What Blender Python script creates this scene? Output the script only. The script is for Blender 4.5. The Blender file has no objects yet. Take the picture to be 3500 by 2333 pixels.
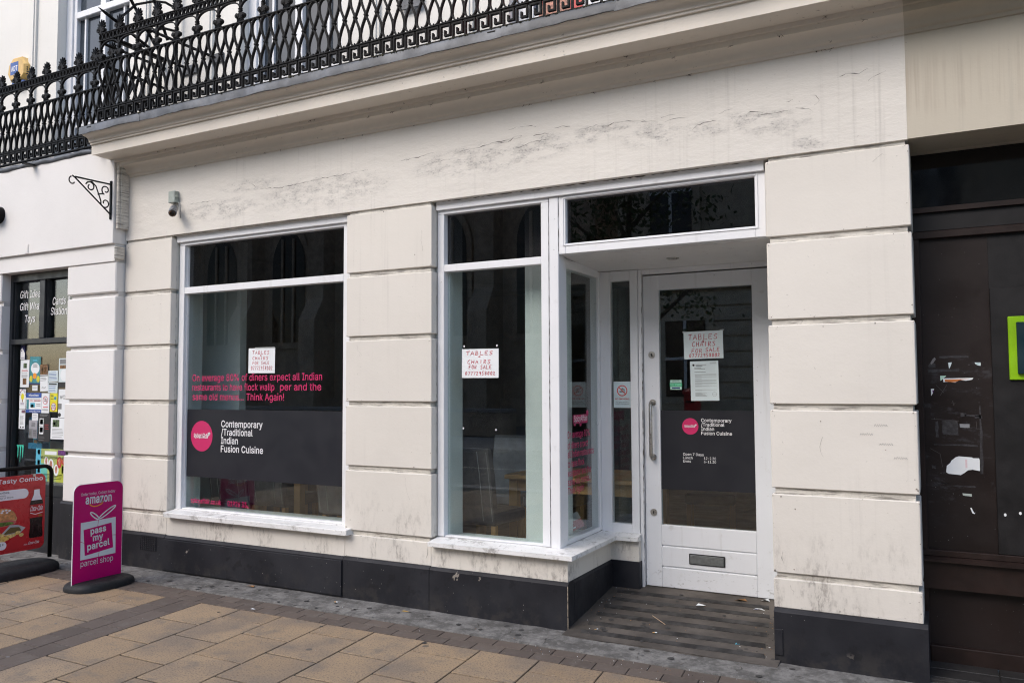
import bpy, bmesh, math, random
from mathutils import Vector, Matrix
from mathutils.geometry import tessellate_polygon
random.seed(7)
R = math.radians
S = bpy.context.scene
COL = S.collection

# ---------------------------------------------------------------- camera, sky, sun, exposure
cam_d = bpy.data.cameras.new('camera')
cam = bpy.data.objects.new('camera', cam_d)
COL.objects.link(cam)
S.camera = cam
cam_d.sensor_width = 36.0
cam_d.lens = 2777.78 / 3500 * 36.0
cam_d.clip_start = 0.05
cam_d.clip_end = 600
yaw, pitch, roll = 0.48377, 0.054464, -0.0043726
fw = Vector((-math.sin(yaw) * math.cos(pitch), math.cos(yaw) * math.cos(pitch), math.sin(pitch)))
rt = Vector((math.cos(yaw), math.sin(yaw), 0))
up = rt.cross(fw)
r2 = rt * math.cos(roll) + up * math.sin(roll)
u2 = -rt * math.sin(roll) + up * math.cos(roll)
M = Matrix((r2, u2, -fw)).transposed().to_4x4()
M.translation = (0, -4.96, 1.606)
cam.matrix_world = M

SUN_EL, SUN_AZ = R(42), R(205)          # azimuth measured from +Y, clockwise
w = bpy.data.worlds.new('World')
S.world = w
w.use_nodes = True
nt = w.node_tree
bg = nt.nodes['Background']
sky = nt.nodes.new('ShaderNodeTexSky')
sky.sky_type = 'NISHITA'
sky.sun_disc = False
sky.sun_elevation = SUN_EL
sky.sun_rotation = SUN_AZ
sky.air_density = 1.0
sky.dust_density = 2.5
sky.ozone_density = 1.0
nt.links.new(sky.outputs[0], bg.inputs[0])
bg.inputs[1].default_value = 0.15
sun_d = bpy.data.lights.new('sun', 'SUN')
sun_d.energy = 0.6
sun_d.angle = R(40)
sun_d.color = (1.0, 0.98, 0.95)
sun = bpy.data.objects.new('sun', sun_d)
COL.objects.link(sun)
sd = Vector((math.sin(SUN_AZ) * math.cos(SUN_EL), math.cos(SUN_AZ) * math.cos(SUN_EL), math.sin(SUN_EL)))
sun.rotation_euler = sd.to_track_quat('Z', 'Y').to_euler()
vs = S.view_settings
vs.view_transform = 'Standard'
vs.look = 'None'
vs.exposure = 0.98
vs.gamma = 1
S.cycles.max_bounces = 8
S.cycles.transparent_max_bounces = 16
S.cycles.use_denoising = True
S.cycles.denoising_prefilter = 'NONE'
S.cycles.use_adaptive_sampling = False
S.cycles.filter_width = 1.15

# ---------------------------------------------------------------- materials
class N:
    """small helper round a material's node tree"""
    def __init__(s, name):
        s.m = bpy.data.materials.new(name)
        s.m.use_nodes = True
        s.t = s.m.node_tree
        s.b = s.t.nodes['Principled BSDF']
        s.out = s.t.nodes['Material Output']
        s.pos = s.t.nodes.new('ShaderNodeNewGeometry').outputs['Position']
    def node(s, typ, **kw):
        n = s.t.nodes.new(typ)
        for k, v in kw.items(): setattr(n, k, v)
        return n
    def link(s, a, b): s.t.links.new(a, b)
    def put(s, sock, v):
        if hasattr(v, 'is_linked') or isinstance(v, bpy.types.NodeSocket): s.link(v, sock)
        elif isinstance(v, (tuple, list)) and len(v) == 3 and sock.type == 'RGBA': sock.default_value = (*v, 1)
        else: sock.default_value = v
    def scaled(s, sc, off=(0, 0, 0)):
        n = s.node('ShaderNodeMapping'); s.link(s.pos, n.inputs[0])
        n.inputs['Scale'].default_value = sc; n.inputs['Location'].default_value = off
        return n.outputs[0]
    def noise(s, scale=1.0, detail=3, rough=.55, vec=None, dist=0.0):
        n = s.node('ShaderNodeTexNoise'); s.link(vec or s.pos, n.inputs['Vector'])
        n.inputs['Scale'].default_value = scale; n.inputs['Detail'].default_value = detail
        n.inputs['Roughness'].default_value = rough; n.inputs['Distortion'].default_value = dist
        return n.outputs['Fac']
    def voro(s, scale, feature='F1', vec=None):
        n = s.node('ShaderNodeTexVoronoi', feature=feature); s.link(vec or s.pos, n.inputs['Vector'])
        n.inputs['Scale'].default_value = scale
        return n.outputs['Distance']
    def ramp(s, f, a, b, lo=0.0, hi=1.0):
        n = s.node('ShaderNodeMapRange', interpolation_type='SMOOTHSTEP'); s.link(f, n.inputs[0])
        n.inputs[1].default_value = a; n.inputs[2].default_value = b
        n.inputs[3].default_value = lo; n.inputs[4].default_value = hi
        return n.outputs[0]
    def math(s, op, a, b=0.0):
        n = s.node('ShaderNodeMath', operation=op); s.put(n.inputs[0], a); s.put(n.inputs[1], b)
        return n.outputs[0]
    def mul(s, *a):
        r = a[0]
        for q in a[1:]: r = s.math('MULTIPLY', r, q)
        return r
    def mix(s, f, a, b, mode='MIX'):
        n = s.node('ShaderNodeMix', data_type='RGBA', blend_type=mode)
        s.put(n.inputs[0], f); s.put(n.inputs[6], a); s.put(n.inputs[7], b)
        return n.outputs[2]
    def axis(s, i):
        n = s.node('ShaderNodeSeparateXYZ'); s.link(s.pos, n.inputs[0]); return n.outputs[i]
    def rand(s):
        return s.node('ShaderNodeObjectInfo').outputs['Random']
    def bump(s, h, strength=.2, dist=.01, prev=None):
        n = s.node('ShaderNodeBump'); s.put(n.inputs['Height'], h)
        n.inputs['Strength'].default_value = strength; n.inputs['Distance'].default_value = dist
        if prev is not None: s.link(prev, n.inputs['Normal'])
        s.link(n.outputs[0], s.b.inputs['Normal']); return n.outputs[0]
    def done(s, col=None, rough=.6, metal=0.0, spec=None):
        if col is not None: s.put(s.b.inputs['Base Color'], col)
        s.put(s.b.inputs['Roughness'], rough)
        s.b.inputs['Metallic'].default_value = metal
        if spec is not None: s.b.inputs['Specular IOR Level'].default_value = spec
        return s.m

def plain(name, col, rough=.6, metal=0.0, var=.12, scale=6, bump=0.0, spec=None):
    n = N(name)
    f = n.noise(scale, 4)
    c = n.mix(n.ramp(f, .3, .7), tuple(x * (1 - var) for x in col), tuple(min(1, x * (1 + var)) for x in col))
    if bump: n.bump(n.noise(scale * 12, 3), bump, .004)
    r = n.ramp(n.noise(scale * 2.3, 3), .25, .75, max(.03, rough - .08), min(1, rough + .08))
    return n.done(c, r, metal, spec)

def painted_wall(name, col, streak=.5, base_dirt=.8, patch=0.0, dribble=0.0, specks=.5, grime=0.0):
    n = N(name)
    c = n.mix(n.ramp(n.noise(.9, 4), .3, .7), tuple(x * .95 for x in col), tuple(min(1, x * 1.03) for x in col))
    c = n.mix(n.mul(n.rand(), .07), c, (.45, .40, .33))
    grey = (.23, .21, .19)
    # fine vertical rain streaks
    st = n.ramp(n.noise(1.0, 5, .65, n.scaled((22, 22, .55))), .52, .78)
    area = n.ramp(n.noise(.8, 3, .5, n.scaled((1, 1, 1), (5, 3, 9))), .42, .66)
    c = n.mix(n.mul(st, area, .38 * streak), c, grey)
    z = n.axis(2)
    # splash dirt low on the wall, in its own blotches
    low = n.ramp(z, .92, .40)
    bl = n.ramp(n.noise(3.2, 6, .68, n.scaled((1.3, 1.3, .55))), .43, .68)
    bl2 = n.ramp(n.noise(20, 6, .75, n.scaled((1.6, 1.6, .6))), .46, .62)
    c = n.mix(n.mul(low, bl, n.math('ADD', n.mul(bl2, .85), .16), base_dirt * .95), c, (.15, .13, .115))
    # rubbed specks and scuffs
    sp = n.ramp(n.noise(42, 3, .6), .66, .72)
    c = n.mix(n.mul(sp, .8 * specks, n.ramp(n.noise(2.0, 2), .45, .6)), c, (.16, .14, .12))
    sc = n.ramp(n.noise(9, 4, .6, n.scaled((1, 1, 3.0), (2, 7, 1))), .68, .76)
    c = n.mix(n.mul(sc, .22 * specks), c, (.25, .23, .21))
    bmp = n.bump(n.noise(70, 3), .16, .004)
    bmp = n.bump(n.noise(6, 3), .25, .012, bmp)
    if dribble:
        dr = n.ramp(n.noise(1.0, 4, .6, n.scaled((30, 30, .7))), .46, .60)
        dz = n.mul(n.ramp(z, 3.02, 3.14), n.ramp(z, 3.48, 3.33))
        c = n.mix(n.mul(dr, dz, n.ramp(n.noise(1.7, 3), .35, .6), dribble), c, (.36, .30, .24))
    if patch:
        # blistered, patched render: a band of ragged crack edges with grey wash below them
        x = n.axis(0); tot = None
        for cx, cz, rx, rz_ in ((-4.32, 3.15, .60, .13), (-5.44, 3.13, .40, .09), (-2.85, 3.22, .52, .11), (-2.40, 3.24, .24, .09), (-1.95, 3.27, .30, .06), (-1.59, 3.20, .18, .08), (-1.21, 3.19, .18, .06), (-.98, 3.21, .16, .06), (-.81, 3.16, .18, .08), (-.62, 3.02, .10, .04), (-5.1, 3.3, .3, .05)):
            dx = n.math('DIVIDE', n.math('SUBTRACT', x, cx), rx * 1.35); dz = n.math('DIVIDE', n.math('SUBTRACT', z, cz), rz_ * 1.25)
            e = n.ramp(n.math('ADD', n.mul(dx, dx), n.mul(dz, dz)), 1.0, .1)
            tot = e if tot is None else n.math('MAXIMUM', tot, e)
        fine = n.ramp(n.noise(60, 4, .75, n.scaled((.7, 1, 1.3))), .48, .64)
        mid_ = n.ramp(n.noise(11, 5, .7, n.scaled((.6, 1, 1.5))), .42, .62)
        c = n.mix(n.mul(tot, fine, mid_, .75 * patch), c, (.17, .162, .158))
        c = n.mix(n.mul(tot, mid_, .34 * patch), c, (.30, .29, .28))
        c = n.mix(n.mul(n.ramp(n.noise(34, 5, .8, n.scaled((.5, 1, 1.3), (7, 1, 2))), .62, .70), n.ramp(n.noise(2.2, 2), .45, .6), .5 * patch), c, (.25, .24, .23))
        n.bump(n.noise(2.4, 7, .66, n.scaled((1, 1, 2.4))), .36 * patch, .03, bmp)
    if grime:
        c = n.mix(n.mul(n.ramp(n.noise(4.5, 6, .7), .42, .62), grime), c, (.16, .14, .12))
        c = n.mix(n.mul(n.ramp(n.noise(1.0, 5, .7, n.scaled((5, 5, 90))), .50, .62), min(1, grime * 2.2)), c, (.07, .06, .052))
    return n.done(c, .62)

M_CREAM = painted_wall('cream stucco paint', (.69, .656, .60))
M_FRIEZE = painted_wall('patched cream stucco', (.69, .66, .608), streak=.8, patch=1.0, base_dirt=0)
M_JOINT = painted_wall('grimy cream joint', (.66, .63, .57), grime=.3)
M_NEIGH = painted_wall('off white wall paint', (.75, .735, .72), streak=.12, base_dirt=.2, specks=.15)
M_NJOINT = painted_wall('off white joint paint', (.68, .66, .64), streak=.1, base_dirt=.2, specks=.2, grime=.12)
M_BUFF = painted_wall('aged buff wall paint', (.50, .455, .37), streak=.6, base_dirt=0, dribble=.5)
M_CORN = painted_wall('bounce warmed cream cornice paint', (.70, .65, .575), streak=.35, base_dirt=0, specks=.7)  # extra warmth in this cream stands in for light bounced off the paving
M_UPPER = painted_wall('pale upper wall paint', (.76, .745, .70), streak=.25, base_dirt=0, specks=.3)

def white_paint(name, col=(.78, .79, .81), dirt=.35, low=0.0):
    n = N(name)
    c = n.mix(n.ramp(n.noise(3, 4), .3, .7), tuple(x * .96 for x in col), col)
    c = n.mix(n.mul(n.ramp(n.noise(1, 4, .6, n.scaled((18, 18, 1.5))), .6, .75), dirt * .4), c, (.35, .33, .31))
    c = n.mix(n.mul(n.ramp(n.noise(42, 3), .69, .75), dirt), c, (.18, .16, .15))
    c = n.mix(n.mul(n.ramp(n.noise(7, 6, .75), .58, .72), dirt * .7), c, (.42, .40, .37))
    if low:
        m = n.mul(n.ramp(n.axis(2), .40, .13), n.ramp(n.noise(26, 6, .72, n.scaled((.7, 1, 1.2))), .56, .68), low)
        c = n.mix(m, c, (.16, .145, .13))
    n.bump(n.noise(1, 3, .5, n.scaled((60, 60, 3))), .08, .002)
    return n.done(c, n.ramp(n.noise(5), .3, .7, .28, .45))
M_WHITE = white_paint('white gloss joinery paint')
M_DOOR = white_paint('scuffed shaded white door paint', (.70, .72, .755), .5, .7)  # doorway shade is put into this darker, bluer white; scuffs and dirt are wear
def sill_mat():
    n = N('weathered white sill paint')
    c = n.mix(n.ramp(n.noise(4, 5, .6), .35, .65), (.70, .70, .69), (.78, .78, .775))
    c = n.mix(n.mul(n.ramp(n.noise(13, 6, .75), .48, .66), n.ramp(n.noise(2.6, 3), .42, .58), .7), c, (.20, .185, .17))
    c = n.mix(n.mul(n.ramp(n.noise(50, 4, .7), .62, .70), .8), c, (.12, .11, .10))
    n.bump(n.noise(40, 4), .15, .003)
    return n.done(c, .45)
M_SILL = sill_mat()
M_SOFFIT = white_paint('white soffit paint', (.74, .735, .73), .8)

def black_plinth():
    n = N('black plinth paint')
    c = n.mix(n.ramp(n.noise(2.2, 5), .35, .7), (.0145, .015, .019), (.026, .0268, .032))
    c = n.mix(n.mul(n.ramp(n.noise(7, 5, .7), .44, .64), n.ramp(n.axis(2), .22, .0), .5), c, (.055, .050, .046))
    c = n.mix(n.mul(n.ramp(n.noise(12, 4), .60, .68), .5), c, (.010, .010, .012))
    chips = n.ramp(n.voro(26), .075, .03)
    c = n.mix(n.mul(chips, n.ramp(n.noise(2.4, 2), .48, .56)), c, (.42, .40, .37))
    flake = n.mul(n.ramp(n.noise(5.5, 4, .6), .69, .71), n.ramp(n.noise(1.3, 2), .42, .52))
    c = n.mix(flake, c, (.24, .215, .19))
    n.bump(n.noise(35, 4), .25, .004)
    return n.done(c, n.ramp(n.noise(4), .3, .7, .45, .65), 0, .22)
M_BLACK = black_plinth()
M_BLACKJ = plain('black window joinery paint', (.014, .016, .020), .38)
M_IRON = plain('black painted iron', (.0045, .0045, .005), .5, 0, .3, 20, .25, .14)

def lead():
    n = N('weathered lead')
    c = n.mix(n.ramp(n.noise(5, 5), .35, .68), (.050, .055, .063), (.125, .135, .152))
    c = n.mix(n.mul(n.ramp(n.noise(30, 4, .7), .55, .68), n.ramp(n.axis(2), 3.895, 3.93), .8), c, (.03, .028, .022))
    n.bump(n.noise(7, 3), .6, .012)
    return n.done(c, .5, .15)
M_LEAD = lead()
M_MOSS = plain('dry moss', (.035, .034, .015), .95, 0, .5, 40, .6)

def slab_mat():
    n = N('tan paving stone')
    r = n.rand()
    c = n.mix(r, (.265, .187, .113), (.340, .246, .152))
    c = n.mix(n.ramp(n.noise(2.2, 4), .38, .7), c, (.20, .155, .115))
    agg = n.noise(95, 3, .7)
    c = n.mix(n.mul(n.ramp(agg, .54, .62), .85), c, (.11, .088, .07))
    c = n.mix(n.mul(n.ramp(agg, .42, .32), .45), c, (.36, .30, .23))
    c = n.mix(n.mul(n.ramp(n.noise(5, 6, .75), .50, .68), .6), c, (.13, .115, .10))
    gum = n.ramp(n.voro(3.6), .085, .07)
    c = n.mix(n.mul(gum, .75, n.ramp(n.noise(1.9), .42, .48)), c, (.062, .060, .058))
    n.bump(agg, .3, .003)
    return n.done(c, .8)
M_SLAB = slab_mat()
def block_mat():
    n = N('brown paving block')
    c = n.mix(n.rand(), (.082, .064, .054), (.115, .090, .075))
    c = n.mix(n.mul(n.ramp(n.noise(8, 5, .7), .5, .7), .5), c, (.14, .125, .11))
    a = n.noise(150, 2, .6)
    c = n.mix(n.mul(n.ramp(a, .56, .68), .5), c, (.07, .06, .05))
    c = n.mix(n.mul(n.ramp(n.voro(9), .06, .03), n.ramp(n.noise(1.2), .5, .6)), c, (.45, .43, .40))
    n.bump(a, .3, .003)
    return n.done(c, .82)
M_BLOCK = block_mat()
def concrete_mat():
    n = N('grey cement fillet')
    c = n.mix(n.ramp(n.noise(6, 7, .72), .38, .64), (.085, .082, .078), (.205, .20, .192))
    c = n.mix(n.mul(n.ramp(n.noise(45, 4, .75), .5, .66), .55), c, (.07, .066, .062))
    c = n.mix(n.mul(n.ramp(n.noise(28, 5, .75, n.scaled((1, 1, 1), (5, 5, 5))), .54, .66), .5), c, (.27, .265, .255))
    n.bump(n.noise(22, 5), .6, .008)
    return n.done(c, .85)
M_CONC = concrete_mat()
def ramp_mat():
    n = N('stained concrete ramp')
    c = n.mix(n.ramp(n.noise(2.5, 6, .65), .36, .68), (.052, .045, .039), (.108, .094, .082))
    c = n.mix(n.mul(n.ramp(n.voro(8), .13, .09), n.ramp(n.noise(2.6), .46, .54), .7), c, (.035, .032, .03))
    c = n.mix(n.mul(n.ramp(n.noise(60, 3), .62, .7), .5), c, (.06, .05, .042))
    n.bump(n.noise(30, 5), .5, .005)
    return n.done(c, .86)
M_RAMP = ramp_mat()
M_STRIP = plain('worn grip strip', (.039, .037, .036), .8, 0, .5, 9, .5, .3)
M_GROUT = plain('dark sand joint', (.024, .021, .018), .95, 0, .4, 30, .5)
M_ROAD = plain('asphalt', (.085, .083, .081), .85, 0, .25, 30, .5)
M_KERB = plain('granite kerb', (.27, .265, .26), .8, 0, .2, 14)

def brown_door():
    n = N('brown painted boarding')
    c = n.mix(n.ramp(n.noise(2, 5), .35, .7), (.0098, .0058, .0051), (.0175, .0112, .0100))
    zz = n.axis(2)
    sc = n.mul(n.ramp(n.noise(7, 6, .75, n.scaled((1, 1, 2.2))), .55, .66), n.mul(n.ramp(zz, .75, 1.0), n.ramp(zz, 1.9, 1.65)))
    c = n.mix(n.mul(sc, .45), c, (.055, .055, .062))
    c = n.mix(n.mul(n.ramp(n.noise(90, 2), .74, .78), .7), c, (.3, .3, .3))
    n.bump(n.noise(30, 4), .2, .003)
    return n.done(c, n.ramp(n.noise(5), .3, .7, .38, .6), 0, .3)
M_BROWN = brown_door()
M_BRFRAME = plain('dark brown frame paint', (.0185, .0105, .0088), .45, 0, .3, 6, .1, .3)
M_BRPANEL = plain('charcoal board', (.0115, .0108, .0115), .5, 0, .3, 6, .1, .3)
M_TILE = plain('dark entrance tile', (.022, .021, .021), .5, 0, .3, 5)

def glass_mat(name, tint, refl=1.0, ior=1.5):
    n = N(name)
    n.t.nodes.remove(n.b)
    g = n.node('ShaderNodeNewGeometry'); dp = n.node('ShaderNodeVectorMath', operation='DOT_PRODUCT')
    n.link(g.outputs['Incoming'], dp.inputs[0]); n.link(g.outputs['Normal'], dp.inputs[1])
    c5 = n.math('POWER', n.math('SUBTRACT', 1.0, n.math('ABSOLUTE', dp.outputs['Value'])), 5.0)
    fres = n.math('ADD', .062, n.math('MULTIPLY', c5, .958))
    tr = n.node('ShaderNodeBsdfTransparent'); tr.inputs[0].default_value = (*tint, 1)
    gl = n.node('ShaderNodeBsdfGlossy'); gl.inputs['Roughness'].default_value = 0.0
    gl.inputs[0].default_value = (refl, refl, refl, 1)
    mx = n.node('ShaderNodeMixShader')
    n.link(fres, mx.inputs[0]); n.link(tr.outputs[0], mx.inputs[1]); n.link(gl.outputs[0], mx.inputs[2])
    n.link(mx.outputs[0], n.out.inputs[0])
    return n.m
M_GLASS = glass_mat('window glass', (.90, .93, .925))
M_TINT = glass_mat('smoked window glass', (.42, .41, .42))
M_DARKGL = plain('blacked out glass', (.006, .0055, .006), .06, 0, .2, 2)
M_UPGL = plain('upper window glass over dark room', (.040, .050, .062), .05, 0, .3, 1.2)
M_VINYL = plain('charcoal window vinyl', (.0175, .0185, .024), .42, 0, .02, 3, 0, .3)
M_PINK = plain('magenta vinyl', (.55, .022, .125), .4, 0, .05, 3)
M_WVIN = plain('white vinyl', (.78, .78, .80), .45, 0, .03, 3)
M_SIGNP = plain('magenta sign print', (.50, .0008, .14), .38, 0, .04, 4, 0, .25)
M_SIGNW = plain('pale sign print', (.66, .70, .74), .35, 0, .03, 3)
M_ORANGE = plain('orange print', (.85, .30, .02), .4, 0, .05, 3)
M_RED = plain('red sign print', (.47, .022, .028), .3, 0, .08, 4)
M_RUBBER = plain('black rubber sign base', (.016, .017, .019), .62, 0, .25, 14, .35, .3)
M_PAPER = plain('white paper', (.74, .77, .79), .7, 0, .04, 5)
M_PAPERB = plain('bluish white paper', (.60, .69, .71), .6, 0, .05, 5)
M_INK = plain('black print', (.02, .02, .022), .6)
M_INKG = plain('grey print', (.20, .205, .21), .6)
M_REDPEN = plain('red marker pen', (.50, .045, .07), .6)
M_REDINK = plain('red print', (.55, .03, .03), .6)
M_BLUE = plain('blue print', (.02, .075, .33), .5)
M_NAVY = plain('navy print', (.015, .018, .11), .5)
M_TEAL = plain('teal print', (.045, .23, .26), .5, 0, .2, 20)
M_YEL = plain('yellow print', (.66, .60, .02), .5)
M_GREENP = plain('green print', (.05, .42, .20), .5)
M_LIME = plain('lime green sign face', (.235, .47, .004), .35)
M_DTEAL = plain('dark teal sign face', (.004, .022, .03), .35)
M_BROWNP = plain('brown picture print', (.17, .085, .03), .5, 0, .7, 40)
M_GREENPIC = plain('green picture print', (.07, .11, .05), .5, 0, .8, 40)
M_SKIN = plain('warm picture print', (.45, .20, .14), .5, 0, .5, 40)
M_PURPLE = plain('purple print', (.12, .03, .16), .5, 0, .4, 40)
M_CYAN = plain('sky blue print', (.09, .42, .58), .5)
M_STEEL = plain('brushed steel', (.50, .48, .45), .33, 1.0, .12, 30)
M_DARKH = plain('keyhole dark', (.008, .008, .008), .7)
M_GREYP = plain('grey plastic', (.34, .38, .35), .5, 0, .1, 20)
M_FOIL = plain('crinkled clear wrap', (.17, .18, .20), .3, .3, .5, 25, .8)
M_ALU = plain('dull grey metal', (.23, .245, .245), .42, .7, .15, 30)
M_ADTY = plain('sun faded yellow plastic', (.66, .43, .14), .5, 0, .12, 10)
M_ADTB = plain('alarm box blue', (.04, .11, .36), .5)
M_OAK = plain('light oak', (.50, .30, .125), .4, 0, .2, 3)
M_LEATHER = plain('dark brown leather', (.12, .105, .10), .42, 0, .25, 10, .3)
M_GLEATHER = plain('slate grey leather', (.17, .19, .225), .45, 0, .2, 10, .3)
M_THREAD = plain('pale stitching', (.33, .32, .30), .7)
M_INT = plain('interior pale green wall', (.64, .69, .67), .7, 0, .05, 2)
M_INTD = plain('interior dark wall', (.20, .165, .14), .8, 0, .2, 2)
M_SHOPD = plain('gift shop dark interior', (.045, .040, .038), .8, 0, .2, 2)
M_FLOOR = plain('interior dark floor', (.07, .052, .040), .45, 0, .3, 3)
M_STONE = plain('brown church stone', (.40, .32, .24), .85, 0, .25, 4, .4)
M_ASHLAR = plain('honey ashlar', (.55, .47, .36), .8, 0, .15, 3, .3)
M_LEAF = plain('tree leaf', (.05, .085, .025), .6, 0, .5, 9)
M_BARK = plain('tree bark', (.075, .06, .045), .9, 0, .3, 20, .5)
M_LITTER = plain('dry leaf', (.24, .12, .045), .8, 0, .3, 60)

# ---------------------------------------------------------------- mesh builder
class MB:
    def __init__(s): s.v = []; s.f = []; s.m = []
    def add(s, vs, fs, m=0):
        o = len(s.v); s.v += [tuple(q) for q in vs]
        for f in fs: s.f.append(tuple(i + o for i in f)); s.m.append(m)
        return s
    def box(s, x0, x1, y0, y1, z0, z1, m=0, c=0.0):
        if c <= 0:
            vs = [(x, y, z) for x in (x0, x1) for y in (y0, y1) for z in (z0, z1)]
            return s.add(vs, [(0, 1, 3, 2), (4, 6, 7, 5), (0, 4, 5, 1), (2, 3, 7, 6), (0, 2, 6, 4), (1, 5, 7, 3)], m)
        # chamfered: each corner gives three vertices
        X, Y, Z = (x0, x1), (y0, y1), (z0, z1)
        vs = []; idx = {}
        for i in (0, 1):
            for j in (0, 1):
                for k in (0, 1):
                    sx, sy, sz = (c if i == 0 else -c), (c if j == 0 else -c), (c if k == 0 else -c)
                    idx[i, j, k] = len(vs)
                    vs += [(X[i], Y[j] + sy, Z[k] + sz), (X[i] + sx, Y[j], Z[k] + sz), (X[i] + sx, Y[j] + sy, Z[k])]
        g = lambda i, j, k, a: idx[i, j, k] + a
        fs = []
        for i in (0, 1):
            fs.append((g(i, 0, 0, 0), g(i, 1, 0, 0), g(i, 1, 1, 0), g(i, 0, 1, 0)))
            fs.append((g(0, i, 0, 1), g(1, i, 0, 1), g(1, i, 1, 1), g(0, i, 1, 1)))
            fs.append((g(0, 0, i, 2), g(1, 0, i, 2), g(1, 1, i, 2), g(0, 1, i, 2)))
            for j in (0, 1):
                fs.append((g(i, j, 0, 0), g(i, j, 1, 0), g(i, j, 1, 1), g(i, j, 0, 1)))
                fs.append((g(i, 0, j, 0), g(i, 1, j, 0), g(i, 1, j, 2), g(i, 0, j, 2)))
                fs.append((g(0, i, j, 1), g(1, i, j, 1), g(1, i, j, 2), g(0, i, j, 2)))
                for k in (0, 1): fs.append((g(i, j, k, 0), g(i, j, k, 1), g(i, j, k, 2)))
        return s.add(vs, fs, m)
    def prism(s, poly, a0, a1, axis='x', m=0):
        """extrude a closed outline; poly gives the two other axes in order"""
        n = len(poly)
        def P(a, p):
            return (a, p[0], p[1]) if axis == 'x' else (p[0], a, p[1]) if axis == 'y' else (p[0], p[1], a)
        vs = [P(a0, p) for p in poly] + [P(a1, p) for p in poly]
        fs = [tuple(range(n)), tuple(range(n, 2 * n))] + [(i, (i + 1) % n, n + (i + 1) % n, n + i) for i in range(n)]
        return s.add(vs, fs, m)
    def tube(s, path, r, n=8, m=0, close=False):
        path = [Vector(p) for p in path]; L = len(path); rings = []
        ref = None
        for i, p in enumerate(path):
            a = path[(i - 1) % L] if (i > 0 or close) else p
            b = path[(i + 1) % L] if (i < L - 1 or close) else p
            t = (b - a).normalized()
            if ref is None:
                ref = Vector((0, 0, 1)) if abs(t.z) < .9 else Vector((1, 0, 0))
            u = (ref - t * ref.dot(t)).normalized(); v = t.cross(u); ref = u
            rr = r[i] if isinstance(r, (list, tuple)) else r
            rings.append([p + u * (math.cos(2 * math.pi * k / n) * rr) + v * (math.sin(2 * math.pi * k / n) * rr) for k in range(n)])
        vs = [q for rg in rings for q in rg]; fs = []
        for i in range(L if close else L - 1):
            j = (i + 1) % L
            for k in range(n):
                fs.append((i * n + k, i * n + (k + 1) % n, j * n + (k + 1) % n, j * n + k))
        if not close: fs += [tuple(range(n)), tuple(range((L - 1) * n, L * n))]
        return s.add(vs, fs, m)
    def strap(s, path, wid, d0, d1, m=0, close=False):
        """flat bar bent along a path in the x-z plane, width wid in plane, depth d0..d1 along y"""
        L = len(path); vs = []; fs = []
        for i, (x, z) in enumerate(path):
            a = path[(i - 1) % L] if (i > 0 or close) else path[i]
            b = path[(i + 1) % L] if (i < L - 1 or close) else path[i]
            tx, tz = b[0] - a[0], b[1] - a[1]; l = math.hypot(tx, tz) or 1
            nx, nz = -tz / l * wid / 2, tx / l * wid / 2
            vs += [(x + nx, d0, z + nz), (x - nx, d0, z - nz), (x - nx, d1, z - nz), (x + nx, d1, z + nz)]
        for i in range(L if close else L - 1):
            j = (i + 1) % L
            for k in range(4): fs.append((i * 4 + k, i * 4 + (k + 1) % 4, j * 4 + (k + 1) % 4, j * 4 + k))
        if not close: fs += [(0, 1, 2, 3), tuple((L - 1) * 4 + k for k in range(4))]
        return s.add(vs, fs, m)
    def lathe(s, prof, c=(0, 0, 0), n=16, m=0, sx=1, sy=1):
        """prof: list of (r, z)"""
        L = len(prof); vs = []
        for r, z in prof:
            for k in range(n):
                a = 2 * math.pi * k / n; vs.append((c[0] + r * sx * math.cos(a), c[1] + r * sy * math.sin(a), c[2] + z))
        fs = [(i * n + k, i * n + (k + 1) % n, (i + 1) * n + (k + 1) % n, (i + 1) * n + k) for i in range(L - 1) for k in range(n)]
        fs += [tuple(range(n)), tuple(range((L - 1) * n, L * n))]
        return s.add(vs, fs, m)
    def ell(s, c, r, ang=0.0, n=6, m=0):
        """ellipsoid leaning by ang in the x-z plane"""
        ca, sa = math.cos(ang), math.sin(ang); rings = []
        for t in (-.8, -.25, .35, .85):
            q = math.sqrt(1 - t * t)
            for k in range(n):
                a = 2 * math.pi * k / n
                x, y, z = r[0] * q * math.cos(a), r[1] * q * math.sin(a), r[2] * t
                rings.append((c[0] + x * ca + z * sa, c[1] + y, c[2] - x * sa + z * ca))
        fs = [(i * n + k, i * n + (k + 1) % n, (i + 1) * n + (k + 1) % n, (i + 1) * n + k) for i in range(3) for k in range(n)]
        fs += [tuple(range(n)), tuple(range(3 * n, 4 * n))]
        return s.add(rings, fs, m)
    def cyl(s, c, r, h, axis='y', n=16, m=0):
        d = {'x': Vector((1, 0, 0)), 'y': Vector((0, 1, 0)), 'z': Vector((0, 0, 1))}[axis]
        return s.tube([Vector(c), Vector(c) + d * h], r, n, m)
    # flat work on a plane: O origin, U right, V up, lifted by k along the normal U x V
    def flat(s, pl, poly, k=.001, m=0, th=.0008):
        O, U, V = pl; W = U.cross(V); n = len(poly)
        top = [O + U * p[0] + V * p[1] + W * k for p in poly]
        bot = [q - W * th for q in top]
        return s.add(top + bot, [tuple(range(n)), tuple(range(n, 2 * n))] + [(i, (i + 1) % n, n + (i + 1) % n, n + i) for i in range(n)], m)
    def rect(s, pl, x0, x1, y0, y1, k=.001, m=0, th=.0008):
        return s.flat(pl, [(x0, y0), (x1, y0), (x1, y1), (x0, y1)], k, m, th)
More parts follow.
